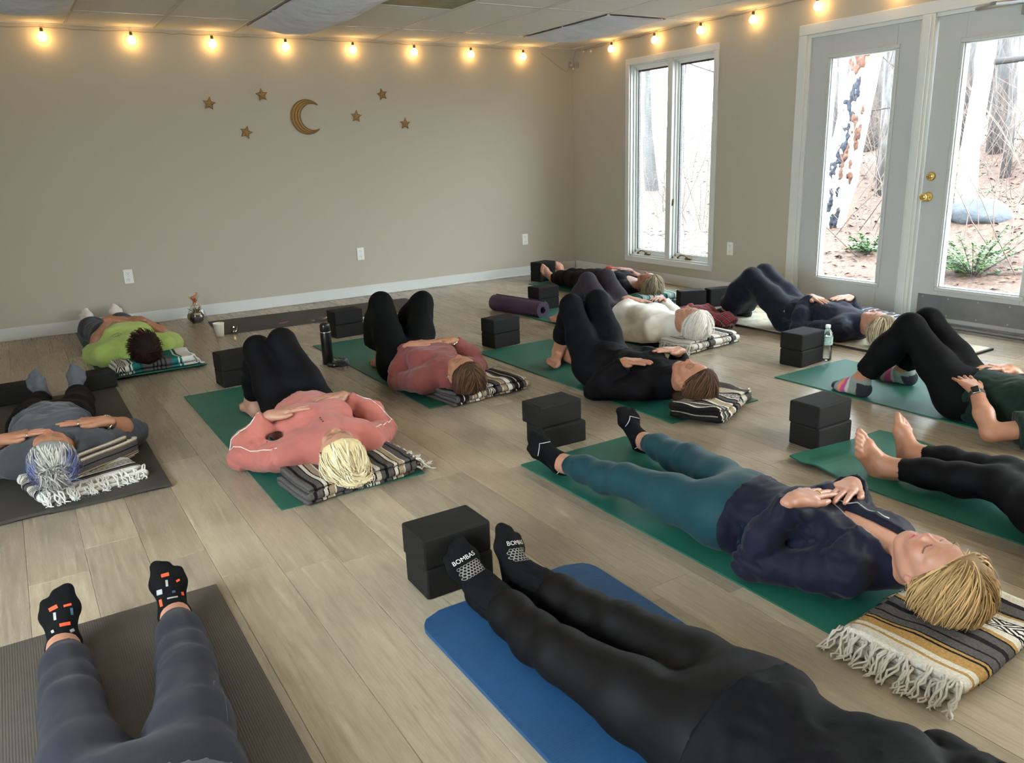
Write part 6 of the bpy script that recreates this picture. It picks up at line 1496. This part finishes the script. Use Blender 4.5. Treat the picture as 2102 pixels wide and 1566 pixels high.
# person all in black at the middle
blk_top = cloth('black_jersey', rgb(12, 11, 13), .75, sheen=0)
P = person('black', 'dark haired barefoot person all in black at the middle, hands on chest, knees raised', SK2, dict(m=blk_top, o=.010, so=.009, sleeve=1.93, cuff=.032, w=.007, name='top', collar=.5), dict(m=cloth('washed_black_denim_knit', rgb(11, 12, 15), .75, var=.4, sheen=0), len=1.72, o=.007, w=.0025), 'bare',
           dict(m=h_brown, z=.085, infl=.002, line=.004, strands=[dict(n=800, L=.18, flow=flow_part(.012, .9, .35), width=.0020, layers=.006, line=.004)], lumps=[((-.03, -.09, -.05), (.045, .03, .06))]), face=(-.05, .05, 1), hem=.92, hand_curl=.10)

# white haired person in white top
whitec = cloth('white_cotton', rgb(232, 228, 220)); gleg = cloth('dark_grey_leggings', rgb(46, 42, 46), .75, sheen=.05)
P = person('white', 'white haired person in white top and dark grey leggings, knees raised', SK3, dict(m=whitec, o=.011, so=.011, sleeve=1.84, cuff=.040, w=.007, name='top', collar=.7), dict(m=gleg, len=1.9, o=.006, w=.0014), 'bare',
           dict(m=h_white, z=.09, infl=.008, strands=[dict(n=700, L=.21, flow=flow_part(.02, .8, .25), width=.0024, layers=.016, grav=.5, droop=.35)]), girth=1.12, head_h=.0040)

# person in black in the far corner
P = person('far', 'person in black with ash blonde hair lying in the far corner, legs straight, barefoot', SK1, dict(m=blk_top, o=.008, so=.007, sleeve=.10, w=.003, name='tank_top', collar=0), dict(m=blk_tr, len=1.85, o=.010, w=.004, wide=.055, name='trousers'), 'bare',
           dict(m=h_ash, z=.075, infl=.008, strands=[dict(n=480, L=.17, flow=flow_part(-.02, .6, .2), width=.0030, layers=.018, grav=.6, droop=.4)]), fine=True, head_h=.0048, vneck=(.10, 0, .075, .10))
ring_band('bracelet', lerp(P['J']['elL'], P['J']['wrL'], .92), P['J']['wrL'] - P['J']['elL'], .029, .006, .004, mat('black_band', rgb(20, 20, 22), .5), P['root'], P['org'])

# person in navy on the patterned mat
nvt = cloth('dark_navy_technical_knit', rgb(27, 29, 42), .65, sheen=.05); nvp = cloth('midnight_navy_trousers', rgb(17, 20, 31), .7, sheen=.05)
P = person('navy', 'person in navy top and wide navy trousers on the patterned mat by the door', SK3, dict(m=nvt, o=.011, so=.012, sleeve=1.92, cuff=.034, w=.009, name='top', collar=.9), dict(m=nvp, len=1.88, o=.010, w=.003, wide=.088, name='trousers'), dict(m=mat('black_sandal_sock', rgb(26, 26, 28), .8), h=.004, tilt=.6),
           dict(m=h_ash, z=.02, infl=.004, strands=[dict(n=560, L=.19, flow=flow_back, width=.0024, layers=.012, grav=.4, droop=.3)]), head_h=.0040, hem=.86, jaw=.96)
q = on_surface(P['shirt'], P['org'], [P['B'](.92, -.145, .05)], P['ex'], .001)[0]
MB().tube([tuple(q + np.array([0, .006 * math.cos(a), .006 * math.sin(a)])) for a in np.linspace(0, 2 * PI, 11)[:-1]], .0012, 5, closed=True).build('emblem', silver, P['shirt'], True)

# person with striped socks and smart watch
dgr = cloth('dark_green_cotton', rgb(26, 40, 34), sheen=.05); ssock = NT('colour_block_sock_knit'); ssock.set(Base_Color=rgb(126, 136, 132), Roughness=.95); ssock.bump(ssock.noise(ssock.obj(), 500, 2), .4, .001); ssock = ssock.m
P = person('dgreen', 'person in dark green tee and black trousers with colour-block socks, knees raised', SK2, dict(m=dgr, o=.012, so=.016, sleeve=.60, cuff=.062, w=.006, name='tee', collar=.5), dict(m=blk_tr, len=1.84, o=.007, w=.0018, wide=.062, name='trousers'), dict(m=ssock, h=.05), dict(m=h_brown, z=.02, strands=[dict(n=200, L=.18, flow=flow_back, width=.004)]), girth=1.05, head_h=.006)
J = P['J']; ax = J['wrL'] - J['elL']; c = lerp(J['elL'], J['wrL'], .90)
stp = ring_band('watch_strap', c, ax, .0285, .010, .0035, mat('dark_watch_band', rgb(40, 42, 46), .6), P['root'], P['org'])
axn = nrm(ax); up = nrm(np.array([-.75, -.15, .65]) - axn * (np.array([-.75, -.15, .65]) @ axn)); sdv = np.cross(axn, up)
def obox(c, ax3, hs, m, nm, parent, bev=.004):
    mb = MB().box(-hs[0], hs[0], -hs[1], hs[1], -hs[2], hs[2], bev, 3); M_ = Matrix((ax3[0], ax3[1], ax3[2])).transposed().to_4x4(); M_.translation = c
    mb.bm.transform(M_); return mb.build(nm, m, parent, True)
obox(c - P['org'] + up * .036, (axn, sdv, up), (.019, .016, .0055), mat('watch_case', rgb(150, 150, 152), .25, .9), 'watch_case', P['root'])
obox(c - P['org'] + up * .0405, (axn, sdv, up), (.0165, .0135, .002), mat('black_watch_glass', rgb(10, 12, 14), .08), 'watch_face', P['root'], .0015)
for sd in 'LR':
    so_o, sv, sf, (f_, m_, u_, s_), A = P['socks'][sd]
    cc = np.tile(np.array(rgb(126, 136, 132)[:3]), (len(sv), 1)); t = (sv - A) @ f_; u2 = (sv - A) @ u_
    cc[t > .105] = rgb(32, 34, 42)[:3]; cc[(t < -.018) & (u2 > .012)] = rgb(32, 34, 42)[:3]; w_ = (t > .045) & (t < .082); cc[w_] = rgb(168, 74, 128)[:3]; cc[w_ & (t > .066) & (((sv - A) @ m_) < .0)] = rgb(214, 120, 96)[:3]
    cc[(t > .030) & (t < .045)] = rgb(176, 182, 176)[:3]; attr_color(so_o, cc)
n_ = ssock.node_tree; a_ = n_.nodes.new('ShaderNodeAttribute'); a_.attribute_name = 'Col'; n_.links.new(a_.outputs['Color'], n_.nodes['Principled BSDF'].inputs['Base Color'])

# barefoot person at the right edge
P = person('barefoot', 'barefoot person in black leggings at the right edge, only legs in view', SK2, dict(m=blk_top, o=.010, so=.010, sleeve=1.9, cuff=.032, w=.004, name='top'), dict(m=blk_leg, len=1.88, o=.004, w=.0010), 'bare', dict(m=h_brown, z=.02, strands=[dict(n=160, L=.18, flow=flow_back, width=.004)]), s=.98, head_h=.006)

# blonde person in teal leggings
teal = cloth('teal_stretch_knit', rgb(22, 55, 61), .6, sheen=.05); nvj = cloth('midnight_navy_jacket_knit', rgb(18, 19, 34), .65, sheen=.05); bsock = mat('black_sock_knit', rgb(13, 13, 14), .9, bump=.4, bscale=500, bdist=.001, spec=.1)
P = person('teal', 'blonde person in teal leggings and navy zip jacket, hands crossed on the stomach', SK1, dict(m=nvj, o=.010, so=.006, sleeve=1.94, cuff=.034, w=.008, name='jacket', collar=1.1), dict(m=teal, len=1.86, o=.004, w=.0012), dict(m=bsock, h=.020, tilt=.12),
           dict(m=h_blonde, z=.075, infl=.012, strands=[dict(n=2600, steps=14, L=.235, flow=flow_part(.012, .75, .42), width=.0015, layers=.020, curl=.14, grav=.45, droop=.3), dict(n=700, L=.20, steps=14, flow=flow_part(.012, .9, .35), width=.0016, layers=.010, keep=lambda p: (np.abs(p[:, 0] - .012) < .04) & (p[:, 2] > .04), line=.013), dict(n=300, L=.17, flow=flow_part(-.01, .4, .45), width=.0013, layers=.028, curl=.22, grav=.4, droop=.35)]), face=(-.10, .10, 1), head_h=.0027, vneck=(.38, .012, .016, .075), lipc=np.array(rgb(186, 104, 98)[:3]), browc=np.array(rgb(150, 112, 80)[:3]), hand_curl=.12, girth=.92)
zip_m = mat('grey_zipper', rgb(168, 164, 162), .4, .4)
for x in (-1, 1):
    pts = [P['B'](t, .012 + x * (.006 + .062 * max(0, (.34 - t)) / .34), .2) for t in np.linspace(.40, .04, 14)]
    q = on_surface(P['shirt'], P['org'], pts, -P['front'], .0); MB().tube([tuple(v) for v in q], .0024, 5).build('zip_edge', zip_m, P['shirt'], True)
finger_ring(P, 'L', 1, gold)
wpipe = mat('white_sock_line', rgb(214, 214, 212), .8)
for sd in 'LR':
    so_o, sv, sf, (f_, m_, u_, s_), A = P['socks'][sd]
    for (a, dirv, w) in ((.118, f_, .05), (.015, nrm(f_ - .9 * u_), .06)):
        pts = [A + .95 * (a * f_ + .05 * u_ * 0) + m_ * w * q + f_ * (-.02 * abs(q) * 2) for q in np.linspace(-.75, .75, 11)]
        q = on_surface(so_o, P['org'], [p - u_ * .0 for p in pts], u_, .0004); MB().tube([tuple(v) for v in q], .0013, 4).build('sock_seam', wpipe, so_o, True)

# person with lettered socks on the blue mat
P = person('bombas', 'person in black leggings and tall black lettered socks on the blue mat', SK1, dict(m=blk_top, o=.014, so=.010, sleeve=1.9, cuff=.032, w=.009, name='top'), dict(m=cloth('black_brushed_leggings', rgb(15, 13, 13), .6, sheen=0), len=1.68, o=.005, w=.0013), dict(m=bsock, h=.165, rib=.0016), dict(m=h_brown, z=.02, strands=[dict(n=160, L=.18, flow=flow_back, width=.004)]), s=1.0, head_h=.006, hem=.84)
ink = mat('pale_grey_print', rgb(196, 190, 184), .8)
ink2 = mat('dull_grey_knit', rgb(134, 128, 122), .9)
uvt, fst = text_mesh('BOMBAS', .0175)
for sd in 'LR':
    so_o, sv, sf, (f_, m_, u_, s_), A = P['socks'][sd]
    right = m_ if sd == 'L' else -m_                    # reading direction: left to right seen from the wearer
    decal('lettering', uvt, fst, A + f_ * .104 + m_ * .0, right, f_, u_, so_o, P, ink, so_o, .0012)
    V, F = [], []
    for i in range(5):                                   # honeycomb band over the instep
        for j in range(7):
            a = .056 + .0072 * i; b = -.027 + .009 * j + (.0045 if i % 2 else 0)
            for q in range(6):
                a0, a1 = PI / 3 * q, PI / 3 * (q + 1); i0 = len(V)
                for rr, aa in ((.0052, a0), (.0052, a1), (.0038, a1), (.0038, a0)): V.append((b + rr * math.cos(aa), a + rr * math.sin(aa) * .9))
                F.append((i0, i0 + 1, i0 + 2, i0 + 3))
    o = decal('honeycomb_band', V, np.array(F), A, m_, f_, u_, so_o, P, ink2, so_o, .0010); o['kind'] = 'stuff'

# person with patterned black socks, bottom left
sl_leg = cloth('slate_blue_leggings', rgb(35, 35, 42), .65, sheen=.05)
P = person('floral', 'person in slate leggings and black ankle socks with orange patches, bottom left', SK1, dict(m=slate, o=.010, so=.010, sleeve=1.9, cuff=.032, w=.004, name='top'), dict(m=sl_leg, len=1.84, o=.006, w=.0022), dict(m=bsock, h=.022, tilt=.12), dict(m=h_brown, z=.02, strands=[dict(n=160, L=.18, flow=flow_back, width=.004)]), head_h=.006)
org_, gry_, blu_ = mat('orange_patch_knit', rgb(206, 72, 36), .9), mat('grey_patch_knit', rgb(150, 150, 146), .9), mat('blue_patch_knit', rgb(52, 84, 110), .9)
pats = {'L': [(org_, -.014, .100, .020, .010, .3), (org_, .018, .100, .018, .006, .1), (gry_, -.012, .078, .006, .020, 0), (blu_, .026, .082, .006, .018, 0), (org_, .008, .052, .024, .009, 0), (gry_, .022, .032, .010, .008, .3), (gry_, -.020, .040, .006, .008, .2), (blu_, -.018, .020, .010, .006, .6)],
        'R': [(org_, .004, .112, .020, .010, 0), (org_, -.024, .088, .010, .006, -.3), (gry_, .004, .088, .006, .018, .1), (gry_, .026, .070, .014, .014, .1), (blu_, -.008, .060, .008, .006, 0), (gry_, -.002, .045, .026, .004, .1), (org_, .028, .040, .007, .020, 0), (org_, -.028, .050, .006, .010, 0)]}
for sd in 'LR':
    so_o, sv, sf, (f_, m_, u_, s_), A = P['socks'][sd]
    for m__, b, a, w, h_, r0 in pats[sd]:
        uv, fs = patch_uv(w, h_); c0, s0 = math.cos(r0), math.sin(r0); decal('knit_patch', uv, fs, A + f_ * a + m_ * b, m_ * c0 + f_ * s0, f_ * c0 - m_ * s0, u_, so_o, P, m__, so_o, .001)
pk = [P['J']['hipR'] * (1 - t) + P['J']['knR'] * t + P['ex'] * (.066 + .0 * t) for t in np.linspace(.28, .66, 9)]; pk += [pk[-1] + P['ex'] * (-.018)] + [P['J']['hipR'] * (1 - t) + P['J']['knR'] * t + P['ex'] * .046 for t in (.62, .58)]
q = on_surface(P['pants'], P['org'], pk, -P['front'] - .2 * P['ex'], .0004); MB().tube([tuple(v) for v in q], .0009, 4).build('pocket_seam', cloth('slate_seam', rgb(92, 98, 116)), P['pants'], True)

# maker's print on the black mat: a small flower and letters
uvg, fsg = text_mesh('GAIAM', .040)
V = [(-5.215 + u, -3.845 + v, .0) for u, v in uvg]; F = [tuple(f) for f in fsg]
mt_ = [o for o in bpy.data.objects if o.get('label', '').startswith('thick black yoga mat')][0]
g_ = raw('lettering', [(x - mt_.location.x, y - mt_.location.y, .0185) for x, y, z in V], np.array(F), prt, mt_, False)
fb = MB()
for k in range(8):
    q = 2 * PI * k / 8; cx_, cy_ = -5.335 + .013 * math.cos(q), -3.85 + .013 * math.sin(q)
    vv = [fb.bm.verts.new((cx_ - mt_.location.x + .0055 * math.cos(a) * (1.4 if abs(math.cos(q)) > .5 else 1), cy_ - mt_.location.y + .0055 * math.sin(a), .0185)) for a in np.linspace(0, 2 * PI, 9)[:-1]]
    fb.bm.faces.new(vv)
tag(fb.build('flower_print', prt, mt_), kind='stuff')
